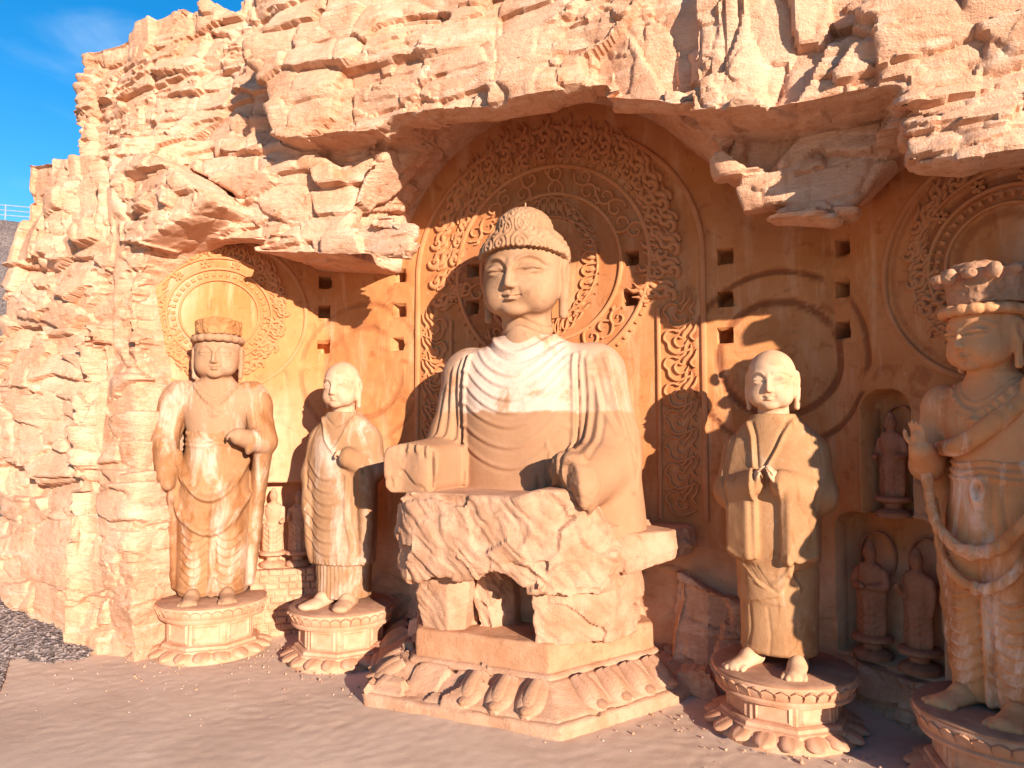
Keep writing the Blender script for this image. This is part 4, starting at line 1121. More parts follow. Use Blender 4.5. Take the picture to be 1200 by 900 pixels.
def bodhisattva_right():
    x, y, z0 = 8.85, -1.75, 1.12
    T = thing('bodhisattva_statue', 'standing bodhisattva in a tall ornate crown raising an open palm beside small niches', 'statue', (x, y, z0), R(-42), 'standing bodhisattvas')
    body_m = mat_statue('shade_lifted_bodhisattva_body', (.66, .385, .20), (.55, .28, .13), (.90, .76, .62), .24, .35, k=1.15)  # stone colour raised to lighten this figure where it stands in shade
    cloth = mat_statue('shade_lifted_bodhisattva_cloth', (.64, .345, .16), (.52, .24, .10), (.90, .76, .62), .6, .5, k=1.15)  # cloth colour raised the same way, missing fill light put into it
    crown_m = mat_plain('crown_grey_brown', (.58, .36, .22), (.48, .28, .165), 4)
    F = HeadFrame((0.0, -.30, 5.72), 1.30, R(-9), R(6))
    V = Vol((-1.75, -1.45, 2.2), (1.75, .75, 7.2), .026)
    head_solid(V, F, 1.02, True, -.45, .26)
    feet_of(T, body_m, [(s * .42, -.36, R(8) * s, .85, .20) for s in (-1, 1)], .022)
    V.loft([(3.7, .70, .56, 0, -.02), (4.2, .74, .58, 0, -.03), (4.8, .92, .62, 0, -.04), (5.2, .98, .56, 0, -.04), (5.45, .66, .44, 0, -.06), (5.6, .4, .36, 0, -.1)], .2)
    for s in (-1, 1): V.ell((s * .92, -.03, 5.12), (.38, .40, .40), .2)
    # raised palm
    V.cone((-1.0, -.05, 5.0), (-1.12, -.30, 4.05), .30, .27, .12); V.cone((-1.12, -.30, 4.0), (-.80, -.88, 4.34), .28, .19, .1)
    hand(V, (-.80, -.92, 4.36), (.0, -.05, 1), (-.15, -1, 0), .54, .14, -.05, -1)
    # lowered arm with open hand
    V.cone((1.0, -.02, 5.0), (1.22, -.12, 3.9), .30, .25, .12); V.cone((1.22, -.12, 3.9), (1.14, -.50, 2.95), .25, .18, .1)
    hand(V, (1.13, -.52, 2.95), (.0, -.10, -1), (-.4, -1, 0), .60, .16, .08, 1)
    def post(v, n):
        for pts, w, h in ((U(0, .52, 5.45, 4.98), .045, .05), (U(0, .44, 5.5, 5.13), .022, .03), (U(0, .6, 5.4, 4.8), .02, .025)): v = carve(v, n, pts, w, h)
        for i in range(13):
            t = -1 + i / 6.0; v = carve(v, n, [(.5 * t, 4.92 + .46 * abs(t) ** 1.9), (.5 * t + .001, 4.84 + .46 * abs(t) ** 1.9)], .03, .05)
        for pts in ([(0, 4.95), (0, 4.6)], [(-.15, 4.75), (0, 4.86), (.15, 4.75)], [(-.3, 4.95), (-.28, 4.75)], [(.3, 4.95), (.28, 4.75)]): v = carve(v, n, pts, .035, .04)
        for zz in (3.55, 3.45, 3.10, 3.02):
            v = carve(v, n, [(.85, zz), (1.15, zz - .05), (1.5, zz)], .03, .04)
        return weather(v, n, .006, 3, 3)
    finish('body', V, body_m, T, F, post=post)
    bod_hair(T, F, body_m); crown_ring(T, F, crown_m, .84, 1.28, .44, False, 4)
    B = Vol((-1.7, -1.4, .06), (1.7, .75, 5.6), .030)
    B.loft([(.10, .84, .54, 0, 0), (.4, .86, .55, 0, -.02), (1.4, .86, .56, 0, -.02), (2.3, .92, .60, 0, -.02), (3.1, .90, .62, 0, -.03), (3.75, .76, .58, 0, -.03), (4.2, .72, .56, 0, -.02)], p=2.2)
    for s in (-1, 1): B.cone((s * .40, -.24, 2.6), (s * .42, -.24, .35), .42, .33, .18)
    # scarf across the chest and hanging loops
    B.path([(-.75, -.45, 4.35), (-.2, -.72, 4.42), (.35, -.62, 4.85), (.72, -.25, 5.35)], [.13, .15, .16, .15], .05, sq=(1, .7, 1))
    B.path([(.72, -.2, 5.4), (1.1, .1, 5.1), (1.25, .25, 4.2), (1.15, .25, 2.6), (1.0, .2, .4)], [.24, .28, .26, .22, .16], .1, sq=(1, 1.1, 1))
    B.path([(-.95, -.05, 5.1), (-1.15, .2, 4.4), (-1.1, .15, 2.6), (-.95, .1, .4)], [.24, .22, .2, .15], .1)
    B.path([(-1.0, -.5, 3.95), (-.72, -.70, 3.1), (-.2, -.86, 2.68), (.35, -.84, 2.75), (.8, -.66, 3.3), (1.1, -.4, 3.75)], [.10, .085, .085, .085, .085, .09], .05, sq=(1, .75, 1.25))
    B.path([(-.9, -.45, 3.4), (-.6, -.72, 2.5), (-.1, -.80, 2.08), (.4, -.78, 2.2), (.85, -.5, 2.9)], [.08, .07, .07, .07, .08], .05, sq=(1, .75, 1.25))
    L = []
    def add(pts, w=.035, h=.035, **k): L.append((pts, dict(w=w, h=h, **k)))
    for k, zb in enumerate((3.86, 3.98, 4.12)): add([(-.76, zb + .02), (-.3, zb - .03), (.1, zb + .03), (.5, zb - .02), (.76, zb)], .035, .04)
    for i in range(5): add([(-.34 + .17 * i, 3.75), (-.38 + .19 * i, 3.3), (-.46 + .23 * i, 2.8)], .03, -.03)
    for s in (-1, 1):
        for i in range(8):
            zc = 1.9 - .21 * i; add(U(s * .42, .34, zc + .18, zc - .06, n=7), .026, .036); add(U(s * .42, .34, zc + .12, zc - .12, n=7), .026, -.03)
    add([(0, 3.6), (.03, 2.4), (0, 1.2), (.02, .1)], .06, .05); add([(-.10, 2.0), (-.09, .8), (-.1, .1)], .03, -.05); add([(.12, 2.0), (.11, .8), (.12, .1)], .03, -.05)
    for s in (-1, 1):
        for i in range(4): add([(s * (.62 + .08 * i), 2.9), (s * (.66 + .07 * i), 1.8), (s * (.62 + .06 * i), .3)], .028, -.03)
    # small ornament knot on the hip
    add([(-.12, 3.7), (-.05, 3.5), (.05, 3.5), (.12, 3.7), (0, 3.85), (-.12, 3.7)], .05, .07)
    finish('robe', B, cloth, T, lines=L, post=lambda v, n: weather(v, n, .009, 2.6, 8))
    T.scale = (.97, .97, .925)
    return T, z0
buddha(); 
BODL = bodhisattva_left(); MONKL = monk(True); MONKR = monk(False); BODR = bodhisattva_right()
# ------------------------------------------------------------------ pedestals, throne, haloes, niche figures
def lathe(name, prof, seg, mat, parent, smooth=True, phase=0.0, jit=0.0, loc=(0, 0, 0), squash=1.0):
    v, f = [], []
    rng = random.Random(len(prof) * 31 + seg)
    for r, z in prof:
        for i in range(seg):
            a = 2 * math.pi * i / seg + phase; k = 1 + jit * math.sin(3 * a + 1) + jit * .6 * math.sin(7 * a + z * 5)
            v.append((r * k * math.cos(a), r * k * math.sin(a) * squash, z))
    for j in range(len(prof) - 1):
        for i in range(seg): f.append((j * seg + i, j * seg + (i + 1) % seg, (j + 1) * seg + (i + 1) % seg, (j + 1) * seg + i))
    f.append(tuple(range(seg))[::-1]); f.append(tuple((len(prof) - 1) * seg + i for i in range(seg)))
    o = mesh_py(name, v, f, mat, parent, smooth); o.location = loc
    if smooth: o.data.set_sharp_from_angle(angle=R(40))
    return o
def leaf_mesh(name, L, w, th, mat, nu=6, nt=7, tip=.55, curl=0.0, rib=True):
    """lotus petal lying along -y from the origin, bulging up, with a thickness"""
    v, f = [], []
    for j in range(nt + 1):
        t = j / nt; ww = w * (.72 + .28 * math.sin(min(1, t / .55) * math.pi / 2)) * (1 - max(0, (t - tip) / (1 - tip)) ** 2.2 * .82)
        for i in range(nu + 1):
            u = -1 + 2 * i / nu
            b = (1 - u * u) ** .6 * (math.sin(math.pi * (t * .86 + .12)) ** .7) * ((1 - .30 * math.exp(-(u / .18) ** 2)) if rib else 1)
            v.append((u * ww, -t * L, th * (.25 + .9 * b) + curl * t * t - (.12 * th if rib and abs(u) > .6 and t < .9 else 0)))
    n0 = len(v); k = nu + 1
    for j in range(nt + 1):
        for i in (0, nu): v.append((v[j * k + i][0] * 1.04, v[j * k + i][1], -.6 * th + curl * (j / nt) ** 2 * .6))
    for j in range(nt):
        for i in range(nu): f.append((j * k + i, (j + 1) * k + i, (j + 1) * k + i + 1, j * k + i + 1))
        a, b = n0 + 2 * j, n0 + 2 * (j + 1)
        f.append((j * k, a, b, (j + 1) * k)); f.append((j * k + nu, (j + 1) * k + nu, b + 1, a + 1))
    f.append(tuple(nt * k + i for i in range(nu + 1)) + (n0 + 2 * nt + 1, n0 + 2 * nt))
    me = bpy.data.meshes.new(name); me.from_pydata(v, [], f); me.update(); me.materials.append(mat)
    me.polygons.foreach_set('use_smooth', np.ones(len(me.polygons), bool)); me.set_sharp_from_angle(angle=R(50))
    return me
LEAF_UP = leaf_mesh('small_petal', .20, .125, .07, M_PED)
LEAF_DN = leaf_mesh('broad_petal', .44, .185, .055, M_PED, 8, 8)
def pedestal(label, loc, rz, H, r=1.28, broken=False, group='lotus pedestals', dn=18, mat=None):
    mat = mat or M_PED
    P = thing('lotus_pedestal', label, 'pedestal', (loc[0], loc[1], 0), rz, group)
    lathe('top_slab', [(r * .985, H - .06), (r * 1.0, H - .02), (r * .97, H + .004), (.02, H + .012)], 64, M_PEDTOP, P, jit=.008)
    lathe('upper_rim', [(r * .90, H - .34), (r * .95, H - .30), (r * .985, H - .20), (r * 1.0, H - .09), (r * .985, H - .055), (r * .5, H - .055)], 64, mat, P, jit=.006)
    nu = 34
    for i in range(nu):
        a = 2 * math.pi * (i + .5) / nu; rr = r * .93
        o = share('petal', LEAF_UP, (rr * math.cos(a), rr * math.sin(a), H - .27), (R(68) * 0 + math.pi * .33, 0, a + math.pi / 2), (1, 1, 1), P)
        o.rotation_euler = (Matrix.Rotation(a + math.pi / 2, 4, 'Z') @ Matrix.Rotation(R(-62), 4, 'X')).to_euler()
    lathe('bead_ring', [(r * .86, H - .43), (r * .945, H - .40), (r * .965, H - .345), (r * .93, H - .30), (r * .84, H - .295)], 72, mat, P, jit=.01)
    ph = R(22.5)
    rd = r * .80
    lathe('drum', [(rd, .22), (rd, H - .40)], 8, mat, P, False, ph)
    apo = rd * math.cos(math.pi / 8); sw = rd * math.sin(math.pi / 8); zc, hh = .5 * (.30 + H - .44), .5 * (H - .74)
    for i in range(8):
        a = 2 * math.pi * i / 8
        v, f = [], []
        for (u, w, d) in ((-.86, -1, .0), (.86, -1, .0), (.86, 1, .0), (-.86, 1, .0), (-.72, -.74, .035), (.72, -.74, .035), (.72, .74, .035), (-.72, .74, .035), (-.64, -.62, .012), (.64, -.62, .012), (.64, .62, .012), (-.64, .62, .012)):
            v.append((apo + d + .004, u * sw, w * hh))
        for b in (0, 4): f += [(b + j, b + (j + 1) % 4, b + 4 + (j + 1) % 4, b + 4 + j) for j in range(4)]
        f.append((8, 9, 10, 11))
        o = mesh_py('panel', v, f, mat, P); o.location = (0, 0, zc); o.rotation_euler = (0, 0, a)
    lathe('base_moulding', [(r * .94, .12), (r * .95, .20), (r * .90, .22), (r * .89, .28), (r * .83, .30), (r * .5, .31)], 8, mat, P, False, ph)
    lathe('lotus_foot', [(r * 1.02, -.15), (r * 1.03, .02), (r * .97, .12), (r * .85, .16)], 64, mat, P, jit=.01)
    for i in range(dn):
        a = 2 * math.pi * (i + .3) / dn
        o = share('petal', LEAF_DN, (r * .80 * math.cos(a), r * .80 * math.sin(a), .17), scale=(1.08, 1, 1), parent=P)
        o.rotation_euler = (Matrix.Rotation(a + math.pi / 2, 4, 'Z') @ Matrix.Rotation(R(17), 4, 'X')).to_euler()
    return P
pedestal('round lotus pedestal under the bodhisattva with the broken hand, lit by the sun', (BODL[0].location.x + .12, BODL[0].location.y - .12), R(40), BODL[1] + .01, 1.30)
pedestal('round lotus pedestal under the monk with one fist at his chest', (MONKL[0].location.x + .05, MONKL[0].location.y - .15), R(9), MONKL[1] + .01, 1.25)
pedestal('round lotus pedestal under the monk with both hands together', (MONKR[0].location.x + .05, MONKR[0].location.y - .12), R(-7), MONKR[1] + .01, 1.28)
pedestal('round lotus pedestal under the bodhisattva with the raised palm', (BODR[0].location.x - .05, BODR[0].location.y - .15), R(-36), BODR[1] + .01, 1.34)

# ---- the Buddha's hexagonal throne
HC = (-.23, .45)
def hexpt(Rr, i): a = R(-60 + 60 * i); return HC[0] + Rr * math.cos(a), HC[1] + Rr * math.sin(a)
def hex_solid(name, rows, mat, parent, seed=0, h=.032, amp=.02, post=None, k=.012):
    rows = sorted(rows, key=lambda q: q[1]); zs = np.array([q[1] for q in rows]); rs = np.array([q[0] for q in rows]) * math.cos(math.pi / 6)
    Rm = max(q[0] for q in rows)
    V = Vol((HC[0] - Rm - .1, HC[1] - Rm - .1, zs[0] - .1), (HC[0] + Rm + .1, 1.0, zs[-1] + .1), h)
    def fn(X, Y, Z):
        x, y = X - HC[0], Y - HC[1]; d = -9
        for i in range(6):
            a = R(-90 + 60 * i); d = np.maximum(d, x * math.cos(a) + y * math.sin(a))
        r = np.interp(Z, zs, rs).astype(np.float32)
        return np.maximum(np.maximum((d - r) * .85, np.maximum(zs[0] - Z, Z - zs[-1])), Y - .95)
    V.put(fn, V.lo, V.lo + V.h * (V.n - 1), 0)
    v, q = V.mesh(0); n = normals(v, q)
    r1, t1, e1 = cells(v * 1.6, 60 + seed); chips = sstep(.1, .5, fbm(v * 1.1, 4, 61 + seed))
    d = amp * (.5 * fbm(v * 2.0, 4, 62 + seed) + chips * (r1 - .9) * 1.6)
    if post is not None: d = d + post(v, n)
    v = v + n * d[:, None]
    o = mesh_np(name, v, q, mat, parent); o.data.set_sharp_from_angle(angle=R(48)); return o
def throne():
    M_TH = mat_plain('throne_stone', (.67, .44, .29), (.56, .335, .20), 1.5, .9, .04)
    M_RED = mat_plain('throne_red_band', (.62, .375, .225), (.52, .29, .16), 1.6, .8, .035)
    T = thing('buddha_throne', 'broken hexagonal lotus throne with a rough rock lap under the seated Buddha', 'throne', (0, 0, 0))
    hex_solid('plinth', [(4.15, -.25), (4.15, .20)], M_TH, T, 1, .05, .03)
    def worn(v, n):                                     # petals hacked away on the left of the front face
        m = sstep(.25, -.15, v[:, 0] + .2 * vnoise(v * 2, 5)) * sstep(-3.0, -2.3, v[:, 0]) * (v[:, 1] < -.5)
        r, t, e = cells(v * np.array([1.4, 1.4, 2.0]), 66)
        return m * (.16 * (r - .35) + .14 * t)
    hex_solid('lotus_slope', [(4.02, .12), (3.98, .24), (3.30, .58), (3.18, .64)], M_TH, T, 2, .045, .03, worn)
    hex_solid('moulding', [(3.10, .58), (3.10, .70), (3.00, .74)], M_TH, T, 3, .042, .015)
    hex_solid('step', [(2.95, .70), (2.95, 1.24), (2.90, 1.29)], M_RED, T, 4, .042, .035)
    me = leaf_mesh('throne_petal', .84, .285, .12, M_TH, 8, 9, .62, 0); 
    inner = leaf_mesh('throne_petal_lobe', .62, .15, .11, M_TH, 6, 8, .7, 0, False)
    tipm = leaf_mesh('throne_petal_tip', .24, .12, .06, M_TH, 6, 5, .5, .10, False)
    def petal_on(face, u):
        a = R(-90 + 60 * face); c, s = math.cos(a), math.sin(a); ap = math.cos(math.pi / 6)
        r0, z0, r1, z1 = 3.22 * ap, .66, 4.0 * ap, .24
        tilt = math.atan2(z0 - z1, r1 - r0)
        p = (HC[0] + r0 * c - u * s, HC[1] + r0 * s + u * c, z0 - .01)
        rot = (Matrix.Rotation(a + math.pi / 2, 4, 'Z') @ Matrix.Rotation(tilt, 4, 'X')).to_euler()
        o = share('petal', me, p, rot, (1, 1, 1), T)
        for (mm, nm, dy, dz) in ((inner, 'lobe', -.06, .06), (tipm, 'tip', -.60, .045)):
            share(nm, mm, (0, dy, dz), parent=o)
    for u in (.10, .73, 1.36): petal_on(0, u)
    for u in (-.92, -.27, .38, 1.03): petal_on(1, u)
    for u in (-1.5, -.9, .9, 1.45): petal_on(-1, u)
    for u in (-1.2, -.5): petal_on(2, u)
    # rough lap rock with its broken underside
    def rock_part(name, plan, z0, z1, seed, h=.042, amp=1.0, zlow=None, chis=.085, ztop=None):
        plan = np.array(plan); lo = (*plan.min(0) - .35, z0 - .35); hi = (*plan.max(0) + .35, z1 + .35)
        V = Vol(lo, hi, h)
        X2, Y2 = np.meshgrid(V.ax[0], V.ax[1], indexing='ij'); q2 = poly_sdf(X2, Y2, plan)
        zl = np.full(X2.shape, z0) if zlow is None else zlow(X2, Y2); zt = np.full(X2.shape, z1) if ztop is None else ztop(X2, Y2)
        Z = V.ax[2][None, None, :]
        tap = .10 * np.abs(Z - .5 * (z0 + z1)) * (chis > 0)
        V.d = np.maximum(np.maximum(q2[:, :, None] + tap, zl[:, :, None] - Z), Z - zt[:, :, None]).astype(np.float32)
        v, q = V.mesh(1); n = normals(v, q)
        w = .2 * np.stack([fbm(v * .9, 2, seed + 1), fbm(v * .9, 2, seed + 2), fbm(v * .9, 2, seed + 3)], 1)
        r1, t1, e1 = cells((v + w) * np.array([.8, .8, 1.0]), seed + 4); r2, t2, e2 = cells((v + w) * np.array([2.0, 2.0, 2.6]), seed + 5)
        d = .09 * (r1 - .5) + .20 * t1 + .015 * (r2 - .5) + .03 * t2 - .004 * np.exp(-(e2 / .05) ** 2)
        # chisel strokes on the slant
        g = v[:, 0] * .75 + v[:, 2] * .66 + .15 * fbm(v * 1.2, 2, seed + 6); hgt = v[:, 2] * .75 - v[:, 0] * .66
        d += chis * (np.abs(vnoise(np.stack([g * 9, hgt * 1.6, v[:, 1] * 2], 1), seed + 7)) - .3)
        d += .02 * fbm(v * 4, 3, seed + 8)
        v = v + n * (amp * d * sstep(1.0, .2, n[:, 2] * (chis > 0)))[:, None]
        v = relax(v, q, 1, .25)
        o = mesh_np(name, v, q, M_TH, T); o.data.set_sharp_from_angle(angle=R(42)); return o
    rock_part('lap_rock', [(-2.18, -2.25), (-1.6, -2.55), (-.5, -2.62), (.9, -2.62), (1.5, -2.45), (2.3, -1.7), (2.6, -1.0), (2.6, .6), (-2.1, .6)], 2.55, 4.16, 100, zlow=lambda X, Y: 2.50 - .10 * X + .18 * np.sin(X * 2.1 + .8) + .1 * np.sin(X * 5.3) - .35 * sstep(-1.2, -2.0, X),
              ztop=lambda X, Y: 4.16 + .14 * sstep(.7, 1.2, X) - .75 * sstep(1.7, 2.4, X))
    rock_part('side_ledge', [(1.9, -1.5), (2.6, -1.25), (3.35, -.5), (3.6, .4), (3.4, .95), (1.8, .95)], 2.62, 3.38, 140, .036, .45, zlow=lambda X, Y: 2.62 + .2 * (X - 2.6), chis=.012)
    rock_part('pillar', [(-1.75, -2.0), (-.98, -2.12), (-.62, -1.8), (-.7, -.6), (-1.8, -.4)], 1.22, 2.75, 160, .034, .42)
    rock_part('waist_block', [(.90, -2.15), (1.45, -1.95), (2.35, -1.3), (2.6, -.3), (2.4, .6), (1.2, .6), (.85, -.9)], 1.22, 2.85, 180, .034, .42)
    rock_part('leaning_slab', [(-.65, -1.55), (-.25, -1.5), (.1, -1.05), (.1, -.6), (-.6, -.6)], 1.22, 2.55, 200, .034, .6)
    rock_part('core_stone', [(-1.4, -.75), (1.6, -.75), (2.0, .6), (-1.8, .6)], 1.22, 2.9, 220, .045, .5)
    return T
throne(); 

# ---- rock left standing low on the wall beside the throne and under the niches
def outcrop(pts, zt, seed, h=.05, amp=1.0):
    plan = np.array(pts); V = Vol((*plan.min(0) - .4, -.4), (*plan.max(0) + .4, max(zt) + .4), h)
    X2, Y2 = np.meshgrid(V.ax[0], V.ax[1], indexing='ij'); q2 = poly_sdf(X2, Y2, plan)
    top = zt[0] + (zt[1] - zt[0]) * (X2 - plan[:, 0].min()) / np.ptp(plan[:, 0]); Z = V.ax[2][None, None, :]
    V.d = np.maximum(np.maximum(q2[:, :, None] + .12 * Z, -.3 - Z), Z - top[:, :, None]).astype(np.float32)
    v, q = V.mesh(1); n = normals(v, q); v = rockify(v, n, .55 * amp, seed, False)
    o = structure(mesh_np('rock_outcrop', v, q, M_ROCK)); o.data.set_sharp_from_angle(angle=R(40)); return o
outcrop([(3.0, .25), (3.9, .1), (4.9, .45), (5.0, 1.1), (2.8, 1.1)], (2.6, 1.6), 300)
outcrop([(-3.6, .3), (-2.6, -.3), (-1.8, -.2), (-1.8, 1.1), (-3.8, 1.1)], (2.2, 2.9), 310)
outcrop([(-3.0, -.6), (-2.3, -.9), (-2.0, .2), (-3.0, .2)], (.9, 1.3), 315, .045)
outcrop([(6.55, .45), (7.3, -.35), (8.2, -.75), (8.6, .0), (7.2, 1.2), (6.4, 1.2)], (.95, .90), 320)
outcrop([(-10.2, -2.6), (-9.6, -2.1), (-9.2, -1.2), (-10.4, -1.2)], (1.6, .5), 330)

# ---- haloes carved on the wall
def ring_mesh(name, fn, w, h, mat, parent, n=96, t0=0.0, t1=2 * math.pi, closed=True):
    """raised moulding of width w along a curve fn(t) -> (x, z)"""
    ts = np.linspace(t0, t1, n, endpoint=not closed); P = np.array([fn(t) for t in ts])
    tan = np.roll(P, -1, 0) - np.roll(P, 1, 0)
    if not closed: tan[0] = P[1] - P[0]; tan[-1] = P[-1] - P[-2]
    tan /= np.linalg.norm(tan, axis=1)[:, None]; nr = np.stack([tan[:, 1], -tan[:, 0]], 1)
    v, f = [], []
    pr = ((-.5, .06), (-.5, -h * .7), (-.3, -h), (.3, -h), (.5, -h * .7), (.5, .06)); k = len(pr)
    for p, q in zip(P, nr):
        for u, d in pr: v.append((p[0] + q[0] * u * w, d, p[1] + q[1] * u * w))
    m = len(P)
    for i in range(m if closed else m - 1):
        for j in range(k - 1): f.append((i * k + j, i * k + j + 1, ((i + 1) % m) * k + j + 1, ((i + 1) % m) * k + j))
    return mesh_py(name, v, f, mat, parent, True)
def ribbon_geo(pts, wid, h, n=5):
    """tapered half-round ridge; returns verts, faces"""
    P = catmull(pts, n); W = np.interp(np.linspace(0, 1, len(P)), np.linspace(0, 1, len(wid)), wid)
    tan = np.gradient(P, axis=0); tan /= np.linalg.norm(tan, axis=1)[:, None] + 1e-9; nr = np.stack([tan[:, 1], -tan[:, 0]], 1)
    v, f = [], []
    for p, q, w in zip(P, nr, W):
        w = max(w, .006); hh = h * min(1, .45 + .55 * w / max(wid))
        for u, d in ((-1, .05), (-.8, -hh * .92), (0, -hh), (.8, -hh * .92), (1, .05)): v.append((p[0] + q[0] * u * w, d, p[1] + q[1] * u * w))
    for i in range(len(P) - 1):
        for j in range(4): f.append((i * 5 + j, i * 5 + j + 1, (i + 1) * 5 + j + 1, (i + 1) * 5 + j))
    f.append((0, 1, 2, 3, 4)); f.append(tuple((len(P) - 1) * 5 + j for j in (4, 3, 2, 1, 0)))
    return v, f
def relief_mesh(name, ribbons, h, mat, n=5):
    v, f = [], []
    for pts, wid in ribbons:
        a, b = ribbon_geo(pts, wid, h, n); k = len(v); v += a; f += [tuple(i + k for i in q) for q in b]
    me = bpy.data.meshes.new(name); me.from_pydata(v, [], f); me.update(); me.materials.append(mat)
    me.polygons.foreach_set('use_smooth', np.ones(len(me.polygons), bool)); return me
rngf = random.Random(12)
def flame_variant(k):
    m = -1 if k % 2 else 1; j = lambda a: rngf.uniform(-a, a)
    R1 = [([(m * .30, .02), (m * .16, -.03), (m * .02, .06), (m * .03, .22), (m * .15, .27), (m * .19, .17), (m * .12, .14)], [.03, .055, .06, .055, .05, .04, .02]),
          ([(m * .03, .15), (m * (-.05 + j(.02)), .36), (m * (.09 + j(.03)), .55), (m * (.02 + j(.04)), .76), (m * (.14 + j(.05)), .98)], [.05, .07, .055, .045, .006]),
          ([(m * .20, .24), (m * .27, .42), (m * (.20 + j(.03)), .58), (m * (.30 + j(.04)), .80)], [.03, .05, .045, .006]),
          ([(m * -.12, .10), (m * -.20, .30), (m * (-.10 + j(.03)), .48), (m * (-.18 + j(.04)), .72)], [.03, .05, .04, .006])]
    R1 = [(p, [w * 1.6 for w in ww]) for p, ww in R1]
    return relief_mesh('flame_relief', R1, .05, M_HALO, 4)
FLAMES = [flame_variant(k) for k in range(6)]
PALM = relief_mesh('palmette_relief', [([(.50, -.02), (.30, -.10), (.08, -.16), (-.10, -.06), (-.14, .10), (-.24, .22), (-.16, .38), (-.02, .42), (.12, .36)], [.02, .035, .035, .035, .03, .03, .035, .03, .03]),
                                       ([(.30, .06), (.14, .0), (.04, .08), (.02, .18), (.10, .26), (.20, .22), (.26, .34), (.40, .50), (.42, .72)], [.02, .03, .03, .03, .03, .03, .04, .04, .006]),
                                       ([(.12, .38), (.26, .48), (.28, .66), (.36, .84)], [.03, .04, .035, .006]), ([(.50, .14), (.40, .26), (.50, .40), (.56, .60)], [.02, .035, .035, .006])], .055, M_HALO, 4)
SCROLL = relief_mesh('scroll_relief', [([(-.42, -.10), (-.22, -.18), (-.02, -.06), (.04, .10), (.20, .18), (.42, .08)], [.03, .035, .035, .035, .035, .03]), ([(-.02, -.06), (.14, -.16), (.28, -.10), (.26, .02), (.16, .0)], [.03, .03, .03, .025, .015]),
                                       ([(.0, .06), (-.14, .20), (-.30, .16), (-.30, .04), (-.20, .03)], [.03, .03, .03, .025, .015]), ([(.2, .16), (.26, .24), (.36, .22)], [.03, .04, .02])], .05, M_HALO, 4)
LOTUSP = relief_mesh('halo_petal_relief', [([(-.12, .02), (-.14, .28), (-.08, .40), (0, .44), (.08, .40), (.14, .28), (.12, .02)], [.022] * 7), ([(0, .08), (0, .20), (0, .30)], [.03, .06, .03])], .045, M_HALO, 4)
def flower_mesh():
    rb = []
    for i in range(6):
        a = i * math.pi / 3; rb.append(([(.03 * math.cos(a), .03 * math.sin(a)), (.10 * math.cos(a), .10 * math.sin(a)), (.16 * math.cos(a), .16 * math.sin(a))], [.03, .06, .03]))
    return relief_mesh('flower_relief', rb, .045, M_HALO, 3)
FLOWER = flower_mesh()
def near_hole(s, z, d=.30): return any(abs(s - hs) < d and abs(z - hz) < d for hs, hz in HOLES)
def put(name, me, x, z, rot, sc, T, off=-.005, flip=1):
    """relief piece on the halo plane, its own up axis turned by rot in the wall plane"""
    return share(name, me, (x, off, z), (0, -rot, 0), (sc * flip, 1, sc), T)
def bead_ring(T, r, n, sz, zs=1.0, name='bead_ring', skip=None):
    v, f = [], []
    for i in range(n):
        a = 2 * math.pi * i / n; cx, cz = r * math.cos(a), r * math.sin(a) * zs
        if skip and skip(cx, cz): continue
        b = len(v)
        for (u, w, d) in ((-1, -1, .05), (1, -1, .05), (1, 1, .05), (-1, 1, .05), (-.6, -.6, -.035), (.6, -.6, -.035), (.6, .6, -.035), (-.6, .6, -.035)):
            x, z = u * sz * .8, w * sz; v.append((cx + x * math.sin(a) + z * math.cos(a), d, cz - x * math.cos(a) + z * math.sin(a)))
        f += [(b + 4, b + 5, b + 6, b + 7)] + [(b + j, b + (j + 1) % 4, b + 4 + (j + 1) % 4, b + 4 + j) for j in range(4)]
    o = mesh_py(name, v, f, M_HALO, T); o['kind'] = 'stuff'; return o
